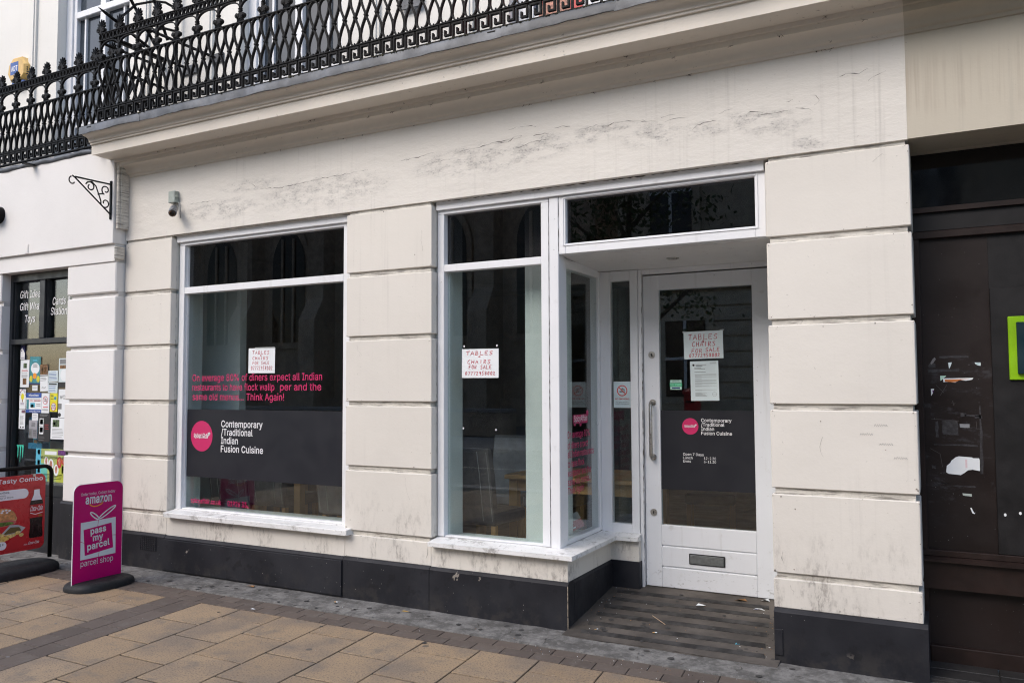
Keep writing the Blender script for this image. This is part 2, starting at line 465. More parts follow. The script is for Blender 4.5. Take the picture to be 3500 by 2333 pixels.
    def disc(s, pl, c, r, k=.001, m=0, n=40, ry=None):
        return s.flat(pl, [(c[0] + r * math.cos(2 * math.pi * i / n), c[1] + (ry or r) * math.sin(2 * math.pi * i / n)) for i in range(n)], k, m)
    def line(s, pl, pts, wid, k=.001, m=0, close=False):
        """flat ribbon along points on a plane"""
        L = len(pts); a = []; b = []
        for i in range(L):
            p = pts[(i - 1) % L] if (i or close) else pts[i]; q = pts[(i + 1) % L] if (i < L - 1 or close) else pts[i]
            tx, ty = q[0] - p[0], q[1] - p[1]; l = math.hypot(tx, ty) or 1
            nx, ny = -ty / l * wid / 2, tx / l * wid / 2
            a.append((pts[i][0] + nx, pts[i][1] + ny)); b.append((pts[i][0] - nx, pts[i][1] - ny))
        O, U, V = pl; W = U.cross(V)
        vs = [O + U * p[0] + V * p[1] + W * k for p in a + b]
        fs = [(i, (i + 1) % L, L + (i + 1) % L, L + i) for i in range(L if close else L - 1)]
        return s.add(vs, fs, m)
    def text(s, pl, body, x0, base, cap, x1=None, m=0, bold=0.0, slant=0.0, k=.0012, sp=1.0, rot=0.0, right=None):
        """lettering with capital height cap on baseline base from x0 (squeezed to end at x1)"""
        vs, fs = letters(body, bold, slant, sp)
        if not vs: return s
        xa = min(v[0] for v in vs); xb = max(v[0] for v in vs)
        sc = cap / CAP
        sx = (x1 - x0) / (xb - xa) if x1 is not None else sc * .92
        if right is not None: x0 = right - (xb - xa) * sx
        O, U, V = pl; W = U.cross(V); c, d = math.cos(rot), math.sin(rot)
        out = []
        for x, y in vs:
            px, py = (x - xa) * sx, y * sc
            out.append(O + U * (x0 + px * c - py * d) + V * (base + px * d + py * c) + W * k)
        return s.add(out, fs, m)
    def hand(s, pl, body, x0, x1, base, h, wid, m=0, k=.001, slant=.08):
        """felt-tip capitals drawn as strokes"""
        adv = (x1 - x0) / len(body)
        for i, ch in enumerate(body):
            for st in STROKES.get(ch, []):
                pts = []
                for (u, v) in st:
                    jx, jy = random.uniform(-.05, .05), random.uniform(-.05, .05)
                    pts.append((x0 + adv * (i + .1 + .76 * (u + jx) + slant * v), base + h * (v + jy)))
                s.line(pl, pts, wid, k, m)
        return s
    def build(s, name, mats, parent=None, smooth=False, kind=None):
        if not isinstance(mats, (list, tuple)): mats = [mats]
        off = Vector(parent['_base']) if parent is not None and '_base' in parent else Vector((0, 0, 0))
        me = bpy.data.meshes.new(name)
        me.from_pydata([tuple(Vector(v) - off) for v in s.v], [], s.f)
        for mm in mats: me.materials.append(mm)
        me.polygons.foreach_set('material_index', s.m)
        bm = bmesh.new(); bm.from_mesh(me); bmesh.ops.recalc_face_normals(bm, faces=bm.faces); bm.to_mesh(me); bm.free()
        if smooth:
            me.shade_smooth()
            if smooth is not True: me.set_sharp_from_angle(angle=R(smooth))
        o = bpy.data.objects.new(name, me); COL.objects.link(o)
        if parent is not None:
            o.parent = parent
            if '_base' in parent: o['_base'] = parent['_base']
        if kind: o['kind'] = kind
        return o

STROKES = {
 'T': [[(0, .95), (1, 1)], [(.55, 1), (.45, 0)]], 'A': [[(0, 0), (.5, 1), (.95, 0)], [(.15, .38), (.85, .42)]],
 'B': [[(.1, 0), (.12, 1), (.7, .92), (.68, .65), (.15, .52), (.8, .4), (.75, .08), (.1, 0)]], 'L': [[(.15, 1), (.1, 0), (.95, .05)]],
 'E': [[(.9, 1), (.15, .92), (.1, .05), (.9, .02)], [(.1, .5), (.7, .52)]],
 'S': [[(.9, .9), (.5, 1), (.12, .78), (.35, .55), (.8, .4), (.8, .12), (.4, 0), (.05, .1)]],
 'C': [[(.9, .9), (.5, 1), (.1, .6), (.15, .2), (.5, 0), (.9, .12)]], 'H': [[(.12, 1), (.1, 0)], [(.85, 1), (.85, 0)], [(.1, .5), (.85, .52)]],
 'I': [[(.5, 1), (.48, 0)]], 'R': [[(.1, 0), (.12, 1), (.75, .9), (.7, .6), (.15, .5), (.9, 0)]],
 'F': [[(.1, 0), (.12, 1), (.95, .98)], [(.1, .52), (.75, .55)]],
 'O': [[(.5, 1), (.1, .65), (.15, .2), (.5, 0), (.88, .3), (.8, .85), (.5, 1)]],
 '0': [[(.5, 1), (.15, .65), (.2, .15), (.5, 0), (.82, .3), (.78, .85), (.5, 1)]],
 '7': [[(.05, .95), (.9, 1), (.4, 0)]], '1': [[(.5, 1), (.5, 0)]], '2': [[(.1, .8), (.45, 1), (.8, .75), (.1, 0), (.95, .02)]],
 '9': [[(.8, .75), (.4, 1), (.15, .7), (.45, .5), (.8, .8), (.7, 0)]], '5': [[(.85, 1), (.25, .98), (.2, .55), (.7, .5), (.75, .1), (.1, .02)]],
 '8': [[(.5, .52), (.15, .8), (.5, 1), (.82, .8), (.2, .2), (.5, 0), (.85, .25), (.5, .52)]],
 '+': [[(.5, .9), (.5, .1)], [(.1, .5), (.9, .5)]], '&': [[(.95, 0), (.25, .75), (.5, 1), (.65, .75), (.1, .25), (.45, 0), (.9, .4)]],
}
# outlines of the letters used on signs: advance and closed loops, in thousandths
GLYPHS = {'!': (196, '67,160,63,509,132,509,128,160 98,-4,81,-1,66,9,56,24,52,41,56,58,66,73,81,83,98,86,116,83,130,73,140,58,143,41,140,24,130,9,116,-1'), '%': (676, '175,283,146,286,121,297,101,314,86,335,78,360,75,388,75,412,78,440,87,464,101,486,121,503,146,513,175,517,206,513,230,503,250,486,264,464,273,440,276,412,276,388,273,360,264,335,250,314,230,297,205,286 175,327,198,332,212,346,221,365,221,435,213,454,198,468,175,473,153,468,138,454,130,435,127,412,127,388,130,365,138,346,153,332 501,-10,471,-6,446,5,426,21,412,43,403,68,400,95,400,120,403,147,412,172,427,194,447,210,471,221,501,225,531,221,556,210,576,194,590,172,598,147,601,120,601,95,598,68,589,43,575,21,555,5,531,-6 501,35,523,39,538,53,546,73,549,95,549,120,546,142,538,162,524,176,501,180,479,176,464,162,456,142,453,120,455,73,464,53,479,39 132,0,482,509,540,509,191,0'), '&': (448, '197,-7,150,-2,110,12,78,34,54,62,39,96,34,133,37,163,47,189,63,213,85,235,140,279,255,375,262,405,258,427,245,445,226,457,201,461,184,459,168,453,155,444,145,431,139,416,137,399,139,380,145,363,438,0,364,0,171,231,102,319,87,344,78,370,75,398,79,430,91,458,109,481,134,499,165,510,200,513,235,510,266,499,290,482,308,459,320,433,324,404,322,382,305,342,275,308,256,293,154,217,128,195,110,174,100,154,97,131,100,108,109,87,124,70,143,57,166,49,193,46,223,50,251,59,278,75,301,95,321,121,336,151,346,186,349,224,408,224,405,180,397,144,385,115,371,92,333,47,305,23,271,7,234,-3'), '*': (453, '201,223,206,331,114,272,89,315,186,365,89,415,114,459,206,400,201,509,250,509,246,400,337,459,362,415,266,365,362,315,337,272,246,331,250,223'), '+': (453, '198,34,198,364,255,364,255,34 61,172,61,226,391,226,391,172'), ',': (188, '38,-119,68,71,137,71,84,-119'), '-': (453, '337,244,337,188,114,188,114,244'), '.': (188, '95,-4,78,-1,63,9,53,24,50,41,53,59,63,73,78,83,95,87,113,83,128,73,138,59,141,41,138,24,128,9,113,-1'), '/': (249, '235,533,71,-76,14,-76,178,533'), '0': (453, '227,-7,174,1,130,24,95,62,69,113,53,178,48,254,53,330,69,395,95,447,130,484,174,508,227,516,279,508,323,484,358,447,384,395,400,330,405,254,400,178,384,113,359,62,323,24,279,1 227,50,261,56,290,74,313,103,330,144,340,194,344,254,340,314,330,365,313,405,290,435,261,453,227,460,192,453,163,435,140,405,123,365,113,314,109,254,113,194,123,144,140,103,163,74,192,56'), '1': (453, '76,0,76,55,391,55,391,0 276,509,276,0,212,0,212,448,209,448,86,358,86,427,198,509'), '2': (453, '64,0,64,47,234,229,261,257,299,305,311,327,318,348,320,371,317,397,308,419,293,436,273,449,250,457,224,460,196,457,172,447,153,433,139,413,130,390,127,362,66,362,71,405,86,442,111,473,143,496,182,511,225,516,268,511,306,497,337,474,361,445,376,411,381,372,378,345,371,318,357,290,336,259,306,223,267,180,153,60,153,57,389,57,389,0'), '3': (453, '218,-7,173,-3,133,10,98,30,70,57,52,91,44,132,109,132,115,107,126,87,144,71,165,59,191,52,219,50,248,53,275,61,297,74,315,93,325,116,329,145,326,172,316,196,299,217,275,234,242,244,201,248,157,248,157,299,288,448,288,452,70,452,70,509,372,509,372,461,211,278,211,289,264,288,308,276,344,253,371,222,387,186,393,145,387,103,370,66,344,36,309,12,266,-2'), '5': (453, '221,-7,178,-2,140,11,108,32,83,60,66,93,60,130,122,130,127,108,138,89,154,73,173,60,196,52,221,50,250,53,276,64,298,82,314,104,324,131,328,162,324,193,314,221,297,244,275,262,248,273,218,277,192,275,167,268,145,258,128,246,67,253,96,509,366,509,366,452,151,452,134,301,155,315,178,325,203,331,229,334,263,330,294,321,321,306,345,285,364,260,379,231,388,199,391,163,385,117,369,76,343,41,309,15,268,-1'), '6': (453, '226,-7,182,-1,142,15,109,40,84,74,69,115,64,162,68,199,80,239,102,285,137,340,252,509,322,509,151,261,145,261,165,288,179,299,214,312,235,314,278,309,316,295,346,271,370,240,384,201,389,157,384,112,368,73,343,39,310,14,271,-2 226,48,254,52,279,63,299,79,314,101,324,128,327,157,324,187,314,213,299,235,279,251,254,262,226,265,198,262,174,252,153,235,138,214,128,188,125,158,128,128,138,102,153,79,174,63,198,52'), '7': (453, '97,0,323,448,323,452,62,452,62,509,391,509,391,449,165,0'), '8': (453, '226,-7,178,-2,136,11,101,33,74,62,57,96,52,135,55,166,65,195,81,220,101,241,125,256,153,267,119,282,93,308,76,342,70,380,75,417,90,450,114,477,146,498,184,511,226,516,269,511,306,498,337,477,361,450,377,417,382,380,376,342,359,308,333,282,300,267,327,256,351,241,372,220,387,195,397,166,401,135,395,96,378,62,352,33,317,11,275,-2 226,49,258,52,285,60,307,74,323,91,333,113,337,139,333,165,322,189,305,208,283,223,256,232,226,235,196,232,169,223,147,208,130,189,119,165,115,139,119,113,129,91,145,74,167,60,195,52 226,290,252,292,274,300,293,313,307,330,316,351,319,376,316,399,308,420,294,437,275,449,252,457,226,460,200,457,177,449,159,437,145,420,136,399,133,376,136,351,145,330,159,313,178,300,201,292'), '9': (453, '226,516,271,510,310,494,343,468,368,434,384,393,389,347,385,309,373,270,350,224,315,168,200,0,130,0,301,248,307,248,299,234,273,210,238,196,218,195,175,199,137,214,106,237,83,269,68,307,64,352,69,397,85,436,110,469,143,494,182,510 226,460,199,457,174,446,154,429,138,407,129,381,125,352,129,322,138,295,154,274,174,257,199,247,226,243,254,247,279,257,299,273,314,295,324,321,327,350,324,381,314,407,299,429,279,446,254,457'), '?': (358, '132,152,134,200,141,230,153,252,168,269,187,284,230,314,247,334,258,357,262,384,259,406,250,425,237,441,220,452,200,459,178,462,157,459,137,453,120,441,106,425,96,404,92,378,27,378,33,418,49,452,73,479,103,499,138,511,178,516,219,511,255,498,284,478,306,451,319,418,324,382,319,344,306,311,284,284,219,235,207,221,195,185,194,152 164,-4,146,-1,131,9,121,24,118,41,121,58,131,73,146,83,164,86,181,83,196,73,206,58,209,41,206,24,196,9,181,-1'), 'A': (480, '16,0,201,509,276,509,463,0,395,0,287,302,232,478,245,478,228,419,191,302,85,0 110,142,110,199,370,199,370,142'), 'B': (456, '60,0,60,509,241,509,289,504,329,491,359,469,381,442,394,410,398,374,395,344,387,320,373,301,356,286,336,275,315,267,315,262,339,257,363,245,385,227,402,203,414,173,418,136,413,100,400,67,377,39,344,18,301,4,247,0 125,57,245,57,296,63,330,80,349,105,355,137,352,161,342,184,327,203,306,218,279,228,248,231,125,231 125,285,238,285,265,288,288,296,308,309,323,326,333,348,336,372,330,403,313,429,283,446,240,452,125,452'), 'C': (510, '267,-7,205,1,150,25,104,63,70,115,48,179,40,254,48,329,70,393,104,445,150,484,205,508,267,516,305,513,340,504,373,490,402,471,427,447,448,418,463,385,473,348,408,348,401,373,389,395,375,413,357,428,337,440,315,449,292,454,267,456,223,450,184,432,150,403,125,364,109,314,103,254,109,194,125,145,151,105,184,76,223,59,267,53,292,55,315,60,337,69,357,81,375,96,389,114,401,136,408,160,473,160,463,124,448,91,428,62,402,38,373,19,341,5,305,-4'), 'D': (502, '219,0,96,0,96,57,215,57,272,63,318,81,354,110,379,149,394,198,399,255,394,312,379,361,354,399,320,428,275,446,221,452,93,452,93,509,225,509,294,501,353,478,399,441,433,391,455,329,462,255,455,181,433,119,398,68,351,31,291,8 125,509,125,0,60,0,60,509'), 'E': (419, '60,0,60,509,372,509,372,452,125,452,125,286,355,286,355,229,125,229,125,57,375,57,375,0'), 'F': (410, '60,0,60,509,369,509,369,452,125,452,125,278,346,278,346,221,125,221,125,0'), 'G': (520, '269,-7,205,1,149,25,104,64,69,116,47,179,40,254,47,329,69,393,103,445,149,484,203,508,265,516,304,513,340,504,374,489,403,469,429,445,449,416,465,384,474,349,408,349,399,372,387,393,373,411,356,427,337,439,315,448,291,454,265,456,222,450,183,432,150,404,125,364,109,314,103,254,109,194,125,145,151,105,184,76,224,59,269,53,309,57,345,71,374,93,396,123,410,160,415,202,434,199,283,199,283,256,478,256,478,200,471,141,451,91,419,50,377,19,326,0'), 'H': (517, '60,0,60,509,125,509,125,289,392,289,392,509,457,509,457,0,392,0,392,232,125,232,125,0'), 'I': (300, '31,0,31,57,118,57,118,452,31,452,31,509,269,509,269,452,183,452,183,57,269,57,269,0'), 'K': (467, '104,145,104,216,212,344,364,509,448,509,231,276,228,276 60,0,60,509,125,509,125,334,124,225,125,193,125,0 372,0,188,259,228,309,449,0'), 'L': (393, '60,0,60,509,125,509,125,57,361,57,361,0'), 'M': (628, '60,0,60,509,152,509,322,49,307,49,352,187,476,509,568,509,568,0,504,0,507,457,513,457,456,291,342,0,286,0,112,457,119,457,122,0'), 'N': (523, '60,0,60,509,136,509,414,55,405,54,399,509,463,509,463,0,387,0,202,290,108,452,119,454,125,0'), 'O': (533, '267,-7,205,1,150,25,105,63,70,115,48,179,40,254,48,329,70,393,105,445,150,484,205,508,267,516,329,508,384,484,429,445,464,393,486,329,493,254,486,179,464,115,429,63,384,25,329,1 267,53,310,59,349,76,383,105,408,144,425,194,430,254,425,314,408,365,383,404,349,433,310,450,267,456,223,450,184,433,151,404,125,364,109,314,103,254,109,194,125,144,151,105,184,76,223,59'), 'R': (449, '60,0,60,509,236,509,290,504,333,489,367,465,390,433,405,395,409,352,405,309,390,271,367,240,333,217,289,203,236,198,96,198,96,255,234,255,269,258,298,267,319,281,334,300,342,324,345,352,342,380,334,405,319,425,298,440,269,449,233,452,125,452,125,0 353,0,230,229,303,229,428,0'), 'S': (447, '224,-9,172,-4,128,9,91,31,64,60,46,96,38,137,104,137,110,110,123,88,142,71,166,59,194,52,224,49,257,52,286,60,311,74,329,92,341,114,346,139,342,161,332,179,316,193,296,205,184,239,128,260,86,289,60,326,52,372,58,413,75,448,102,476,138,498,180,511,227,516,275,511,316,498,351,476,377,449,394,415,401,378,337,378,326,412,302,437,267,453,225,459,194,456,167,448,145,435,129,418,118,398,115,376,119,352,131,334,148,319,169,308,212,293,312,264,359,238,379,220,395,198,405,171,408,139,403,99,386,64,360,34,323,11,278,-4'), 'T': (449, '32,452,32,509,417,509,417,452,257,452,257,0,193,0,193,452'), 'V': (480, '204,0,16,509,84,509,192,206,203,176,248,31,235,31,252,90,290,206,395,509,463,509,278,0'), 'W': (686, '155,0,16,509,82,509,163,196,197,40,189,40,224,196,306,509,380,509,462,196,497,40,488,40,523,196,603,509,670,509,530,0,455,0,351,391,336,475,350,475,318,323,230,0'), 'Z': (438, '42,0,42,46,273,385,341,476,348,454,40,452,40,509,397,509,397,462,169,129,97,33,90,54,399,57,399,0'), 'a': (389, '160,-9,126,-5,94,5,68,22,48,45,35,73,30,108,34,138,43,161,58,179,78,193,100,203,125,211,265,235,273,243,273,279,267,297,256,311,240,322,220,329,196,331,171,329,149,322,132,313,107,288,100,274,41,291,57,322,79,346,104,364,133,375,163,382,194,384,239,379,263,372,286,360,306,343,322,320,333,290,337,251,337,0,277,0,277,52,272,52,264,38,236,12,215,1,190,-6 170,45,202,49,228,59,248,74,263,93,272,115,276,138,276,190,134,159,117,150,103,139,95,124,92,105,94,87,102,72,114,61,130,52,149,47'), 'b': (424, '229,-8,198,-5,172,4,153,17,138,31,118,59,112,59,112,0,53,0,53,509,114,509,114,319,137,346,152,360,171,373,197,381,229,384,274,378,313,361,345,332,370,293,385,245,390,189,385,133,370,84,346,45,313,16,274,-2 220,47,253,51,279,66,301,88,316,117,325,151,328,189,325,227,316,261,301,290,280,311,253,325,220,330,188,325,161,312,140,291,125,263,116,229,113,189,116,150,125,115,140,86,162,65,188,51'), 'c': (396, '207,-8,159,-2,117,16,82,46,56,85,40,133,34,187,40,243,56,291,82,330,117,360,159,378,207,384,234,383,260,377,284,368,305,356,324,341,340,322,353,301,362,277,303,262,207,330,173,325,145,310,124,287,108,258,99,224,96,187,99,151,108,117,124,89,145,66,173,51,207,46,304,117,363,102,354,78,341,56,325,37,306,21,285,9,261,-1,235,-6'), 'd': (424, '195,-8,151,-2,111,16,79,45,55,84,39,133,34,189,39,245,55,293,79,332,112,361,151,378,196,384,228,381,253,373,272,360,287,346,311,319,311,509,372,509,372,0,313,0,313,59,307,59,287,31,272,17,252,4,227,-5 205,47,236,51,263,65,284,86,299,115,309,150,312,189,309,229,300,263,284,291,263,312,237,325,205,330,172,325,145,311,124,290,108,261,99,227,96,189,99,151,109,117,124,88,145,66,172,51'), 'e': (404, '212,-8,161,-2,117,16,82,46,56,85,40,132,34,187,39,242,55,290,81,329,115,359,157,378,205,384,236,382,266,374,294,361,319,341,341,315,357,282,368,242,371,194,371,169,75,169,75,221,338,221,310,202,307,237,298,269,283,294,263,314,237,326,205,330,173,326,146,313,125,294,109,270,99,241,96,211,96,178,100,139,110,106,128,80,151,61,179,50,212,46,234,48,254,53,271,61,285,73,297,88,306,105,365,91,353,63,335,39,311,19,283,4,249,-5'), 'f': (254, '228,379,228,327,6,327,6,379 81,0,81,432,84,461,96,486,113,505,135,519,161,527,187,530,243,521,227,468,195,474,171,470,154,460,145,443,142,419,142,0'), 'g': (425, '207,-151,168,-148,134,-140,105,-127,82,-110,64,-91,51,-69,101,-41,136,-78,154,-88,178,-95,207,-97,249,-92,282,-75,304,-47,311,-6,311,68,287,41,272,28,252,16,227,8,195,5,152,10,113,27,80,53,55,90,39,136,34,191,39,246,55,293,80,332,112,361,152,378,196,384,228,382,253,373,273,360,288,346,313,319,313,379,372,379,372,-9,367,-54,350,-90,324,-117,291,-136,251,-147 205,59,237,63,264,75,285,95,300,121,309,154,312,193,309,231,300,264,285,291,264,312,237,325,205,330,172,325,145,312,124,290,109,262,99,229,96,193,99,155,109,123,124,96,145,76,172,63'), 'h': (410, '114,227,114,0,53,0,53,509,114,509,114,287,102,287,124,332,152,362,187,379,227,384,264,380,295,369,321,349,341,321,353,285,357,240,357,0,296,0,296,235,290,275,273,304,246,323,210,329,184,326,161,317,141,303,126,283,117,257'), 'i': (167, '53,0,53,379,114,379,114,0 84,443,67,446,54,455,44,468,41,483,44,499,54,512,67,521,84,524,100,521,114,512,123,499,126,483,123,468,114,455,100,446'), 'j': (167, '53,379,114,379,114,-30,111,-63,102,-90,86,-113,65,-129,37,-139,-10,-143,-10,-87,25,-83,40,-72,50,-54,53,-29 83,443,67,446,53,455,44,468,41,483,44,499,53,512,67,521,83,524,100,521,114,512,123,499,126,483,123,468,114,455,100,446'), 'k': (381, '110,137,110,212,121,212,284,379,360,379,184,199,177,199 53,0,53,509,114,509,114,0 294,0,148,186,191,229,372,0'), 'l': (189, '101,3,74,20,58,47,53,84,53,509,114,509,114,99,115,77,120,62,130,54,170,54,181,3'), 'm': (610, '53,0,53,379,112,379,112,295,108,295,118,323,132,346,151,363,172,376,195,384,219,386,257,380,287,361,309,331,321,295,312,295,322,321,337,343,357,361,381,375,407,383,437,386,468,383,497,372,522,354,541,328,553,296,557,255,557,0,496,0,496,254,490,289,473,313,447,326,419,330,395,328,374,320,358,307,345,290,338,270,335,247,335,0,274,0,274,260,269,288,253,311,229,326,199,330,178,328,158,320,140,307,126,289,117,266,114,238,114,0'), 'n': (410, '114,227,114,0,53,0,53,379,112,379,112,287,102,287,124,332,152,362,187,379,227,384,264,380,295,369,321,349,341,321,353,285,357,240,357,0,296,0,296,235,290,275,273,304,246,323,210,329,184,326,161,317,141,303,126,283,117,257'), 'o': (415, '207,-8,159,-2,117,16,82,46,56,85,40,133,34,187,40,243,56,291,82,330,117,360,159,378,207,384,256,378,299,360,333,330,359,291,376,243,381,187,376,133,359,85,333,46,299,16,256,-2 207,46,242,51,270,66,292,89,307,117,316,151,319,187,316,224,307,258,292,287,270,310,242,325,207,330,173,325,145,310,124,287,108,258,99,224,96,187,99,151,108,117,124,89,145,66,173,51'), 'p': (424, '53,-143,53,379,112,379,112,319,118,319,137,346,152,360,171,373,197,381,229,384,274,378,313,361,345,332,370,293,385,245,390,189,385,133,370,84,346,45,313,16,274,-2,229,-8,198,-5,173,4,153,17,138,31,114,59,114,-143 220,47,253,51,279,66,301,88,316,117,325,151,328,189,325,227,316,261,301,290,280,311,253,325,220,330,188,325,161,312,140,291,125,263,116,229,113,189,116,150,125,115,140,86,162,65,188,51'), 'r': (259, '53,0,53,379,112,379,112,321,115,321,130,347,152,367,181,380,243,384,243,322,207,326,182,323,159,315,140,301,126,284,117,262,114,237,114,0'), 's': (365, '182,-8,145,-5,112,3,84,18,62,38,45,63,36,94,94,107,105,79,124,60,150,49,181,45,217,50,244,62,262,81,268,103,265,121,254,136,237,147,212,155,149,170,104,186,72,208,53,237,47,274,51,305,65,332,87,354,115,370,149,381,187,384,223,381,254,372,279,358,299,339,314,316,324,290,268,277,258,298,243,316,219,328,187,333,156,329,131,317,114,299,109,277,112,258,124,243,144,232,172,223,229,209,275,194,306,171,325,142,331,107,326,75,312,47,290,24,260,6,223,-5'), 't': (227, '204,379,204,327,6,327,6,379 65,471,126,471,126,98,128,76,136,61,150,53,202,54,213,2,168,-4,125,2,92,21,72,52,65,93'), 'u': (410, '182,-5,146,-1,115,11,89,31,69,59,57,95,53,139,53,379,114,379,114,144,119,105,137,75,164,56,200,50,226,53,249,62,268,77,283,97,293,122,296,153,296,379,357,379,357,0,298,0,298,92,307,92,286,47,257,17,222,0'), 'v': (389, '163,0,17,379,84,379,165,155,177,121,206,21,184,21,224,155,305,379,371,379,226,0'), 'w': (567, '138,0,23,379,87,379,154,137,165,91,175,41,165,41,175,90,206,214,252,379,316,379,362,214,382,136,402,41,391,41,423,176,434,214,480,379,545,379,429,0,368,0,319,172,297,252,277,338,291,338,248,172,199,0'), 'x': (379, '21,0,171,218,171,171,29,379,100,379,207,206,175,206,190,229,216,279,233,306,282,379,352,379,209,169,209,214,358,0,287,0,231,85,173,182,205,182,148,85,91,0'), 'y': (389, '47,-139,61,-86,88,-90,104,-89,118,-84,130,-74,141,-58,151,-36,163,-1,17,379,84,379,165,155,177,121,206,21,184,21,212,121,224,155,305,379,371,379,204,-58,191,-85,177,-107,159,-124,139,-136,117,-143'), 'z': (380, '42,0,42,46,254,320,254,323,48,323,48,379,333,379,333,331,126,60,126,56,339,56,339,0'), '|': (230, '141,673,141,-164,88,-164,88,673'), '£': (425, '37,41,37,57,62,61,80,74,90,95,93,125,85,358,89,401,102,439,125,471,156,495,194,510,239,516,277,511,310,499,339,480,362,454,378,422,387,385,328,377,318,411,300,437,273,453,240,459,210,456,186,446,168,430,155,410,148,387,146,360,153,127,152,106,145,89 37,0,37,57,301,57,315,58,330,107,388,107,388,91,382,51,366,23,339,6,299,0 37,229,37,280,311,280,311,229')}
CAP = .509
_TXT = {}
def grow(loop, d):
    """move an outline outwards by d to embolden it"""
    n = len(loop); out = []
    for i in range(n):
        a, b, c = loop[i - 1], loop[i], loop[(i + 1) % n]
        u = Vector((b[0] - a[0], b[1] - a[1])).normalized(); v = Vector((c[0] - b[0], c[1] - b[1])).normalized()
        m = Vector((-(u.y + v.y), u.x + v.x)); l = m.length
        if l < .3: out.append(b); continue
        m /= l; k = d / max(.5, m.dot(Vector((-u.y, u.x))))
        out.append((b[0] + m.x * k, b[1] + m.y * k))
    return out
def letters(body, bold=0.0, slant=0.0, sp=1.0):
    key = (body, bold, slant, sp)
    if key not in _TXT:
        x = 0; vs = []; fs = []
        for ch in body:
            if ch == ' ': x += .20 * sp; continue
            adv, lp = GLYPHS[ch]; outer = []; holes = []
            for l in lp.split(' '):
                q = [float(t) / 1000 for t in l.split(',')]; q = list(zip(q[::2], q[1::2]))
                ar = sum(q[i - 1][0] * q[i][1] - q[i][0] * q[i - 1][1] for i in range(len(q)))
                if bold: q = grow(q, bold * .75)
                (outer if ar < 0 else holes).append([Vector((px + x + slant * py, py, 0)) for px, py in q])
            for ol in outer:
                xa, xb = min(v.x for v in ol), max(v.x for v in ol); ya, yb = min(v.y for v in ol), max(v.y for v in ol)
                loops = [ol] + [h for h in holes if xa <= h[0].x <= xb and ya <= h[0].y <= yb]
                flat_ = [v for l in loops for v in l]; o = len(vs)
                for t in tessellate_polygon(loops): fs.append(tuple(i + o for i in t))
                vs += [(v.x, v.y) for v in flat_]
            x += adv / 1000 * sp + bold * .6
        _TXT[key] = (vs, fs)
    return _TXT[key]

def thing(name, label, cat, base=(0, 0, 0), group=None):
    o = bpy.data.objects.new(name, None); COL.objects.link(o); o.empty_display_size = .1
    o.location = base; o['_base'] = tuple(base); o['label'] = label; o['category'] = cat
    if group: o['group'] = group
    return o
def tag(o, label, cat, group=None):
    o['label'] = label; o['category'] = cat
    if group: o['group'] = group
    return o
def clone(o, parent=None, loc=None):
    c = o.copy(); COL.objects.link(c)
    if parent is not None: c.parent = parent
    if loc is not None: c.location = loc
    return c
def copy_thing(root, loc, rz, label, group=None):
    r = root.copy(); COL.objects.link(r); r.location = loc; r.rotation_euler = (0, 0, rz); r['label'] = label
    if group: r['group'] = group
    for ch in list(root.children):
        c = ch.copy(); COL.objects.link(c); c.parent = r
        for g in list(ch.children):
            d = g.copy(); COL.objects.link(d); d.parent = c
    return r
def facade(y): return (Vector((0, y, 0)), Vector((1, 0, 0)), Vector((0, 0, 1)))       # reads towards the street
def sideways(x): return (Vector((x, 0, 0)), Vector((0, 1, 0)), Vector((0, 0, 1)))     # faces +X

# ================================================================ the ground
def structure(o): o['kind'] = 'structure'; return o
SK = -.095                                    # the paving courses run a little askew to the wall
def sh(x, y): return x + SK * (y + .58)
pav = structure(bpy.data.objects.new('pavement', None)); COL.objects.link(pav)
pav.location = (0, 0, 0)
MB().box(-60, 40, -6.3, .45, -.12, -.007).build('bedding_sand', M_GROUT, pav)

def stone(x0, x1, y0, y1, name, m, h=.05, jit=.0010, c=.003, g=.0045, skew=True, gy=None):
    """one paving stone, a child of the pavement with its own outline, level and tilt"""
    gy = g if gy is None else gy
    a = [(x0 + g, y0 + gy), (x1 - g, y0 + gy), (x1 - g, y1 - gy), (x0 + g, y1 - gy)]
    i = [(x0 + g + c, y0 + gy + c), (x1 - g - c, y0 + gy + c), (x1 - g - c, y1 - gy - c), (x0 + g + c, y1 - gy - c)]
    f = sh if skew else (lambda x, y: x)
    dz = random.uniform(-jit, jit); tx, ty = random.uniform(-jit, jit), random.uniform(-jit, jit)
    cx, cy = (x0 + x1) / 2, (y0 + y1) / 2
    lv = lambda x, y, z: z + dz + tx * (x - cx) / (x1 - x0) * 2 + ty * (y - cy) / (y1 - y0) * 2
    vs = [(f(x, y), y, -h) for x, y in a] + [(f(x, y), y, lv(x, y, -c * .8)) for x, y in a] + [(f(x, y), y, lv(x, y, 0)) for x, y in i]
    fs = [(8, 9, 10, 11)] + [(k, (k + 1) % 4, 4 + (k + 1) % 4, 4 + k) for k in range(4)] + [(4 + k, 4 + (k + 1) % 4, 8 + (k + 1) % 4, 8 + k) for k in range(4)]
    if name is None: return vs, fs
    mb = MB(); mb.add(vs, fs)
    return mb.build(name, m, pav)

# two courses of brown blocks along the wall
for row, (ya, yb) in enumerate(((-.468, -.355), (-.58, -.468))):
    n = 0
    x = -9.3 + row * .1
    while x < .9:
        stone(x, x + .2, ya, yb, 'paving_block', M_BLOCK, jit=.0004, g=.0026, c=.002); x += .2
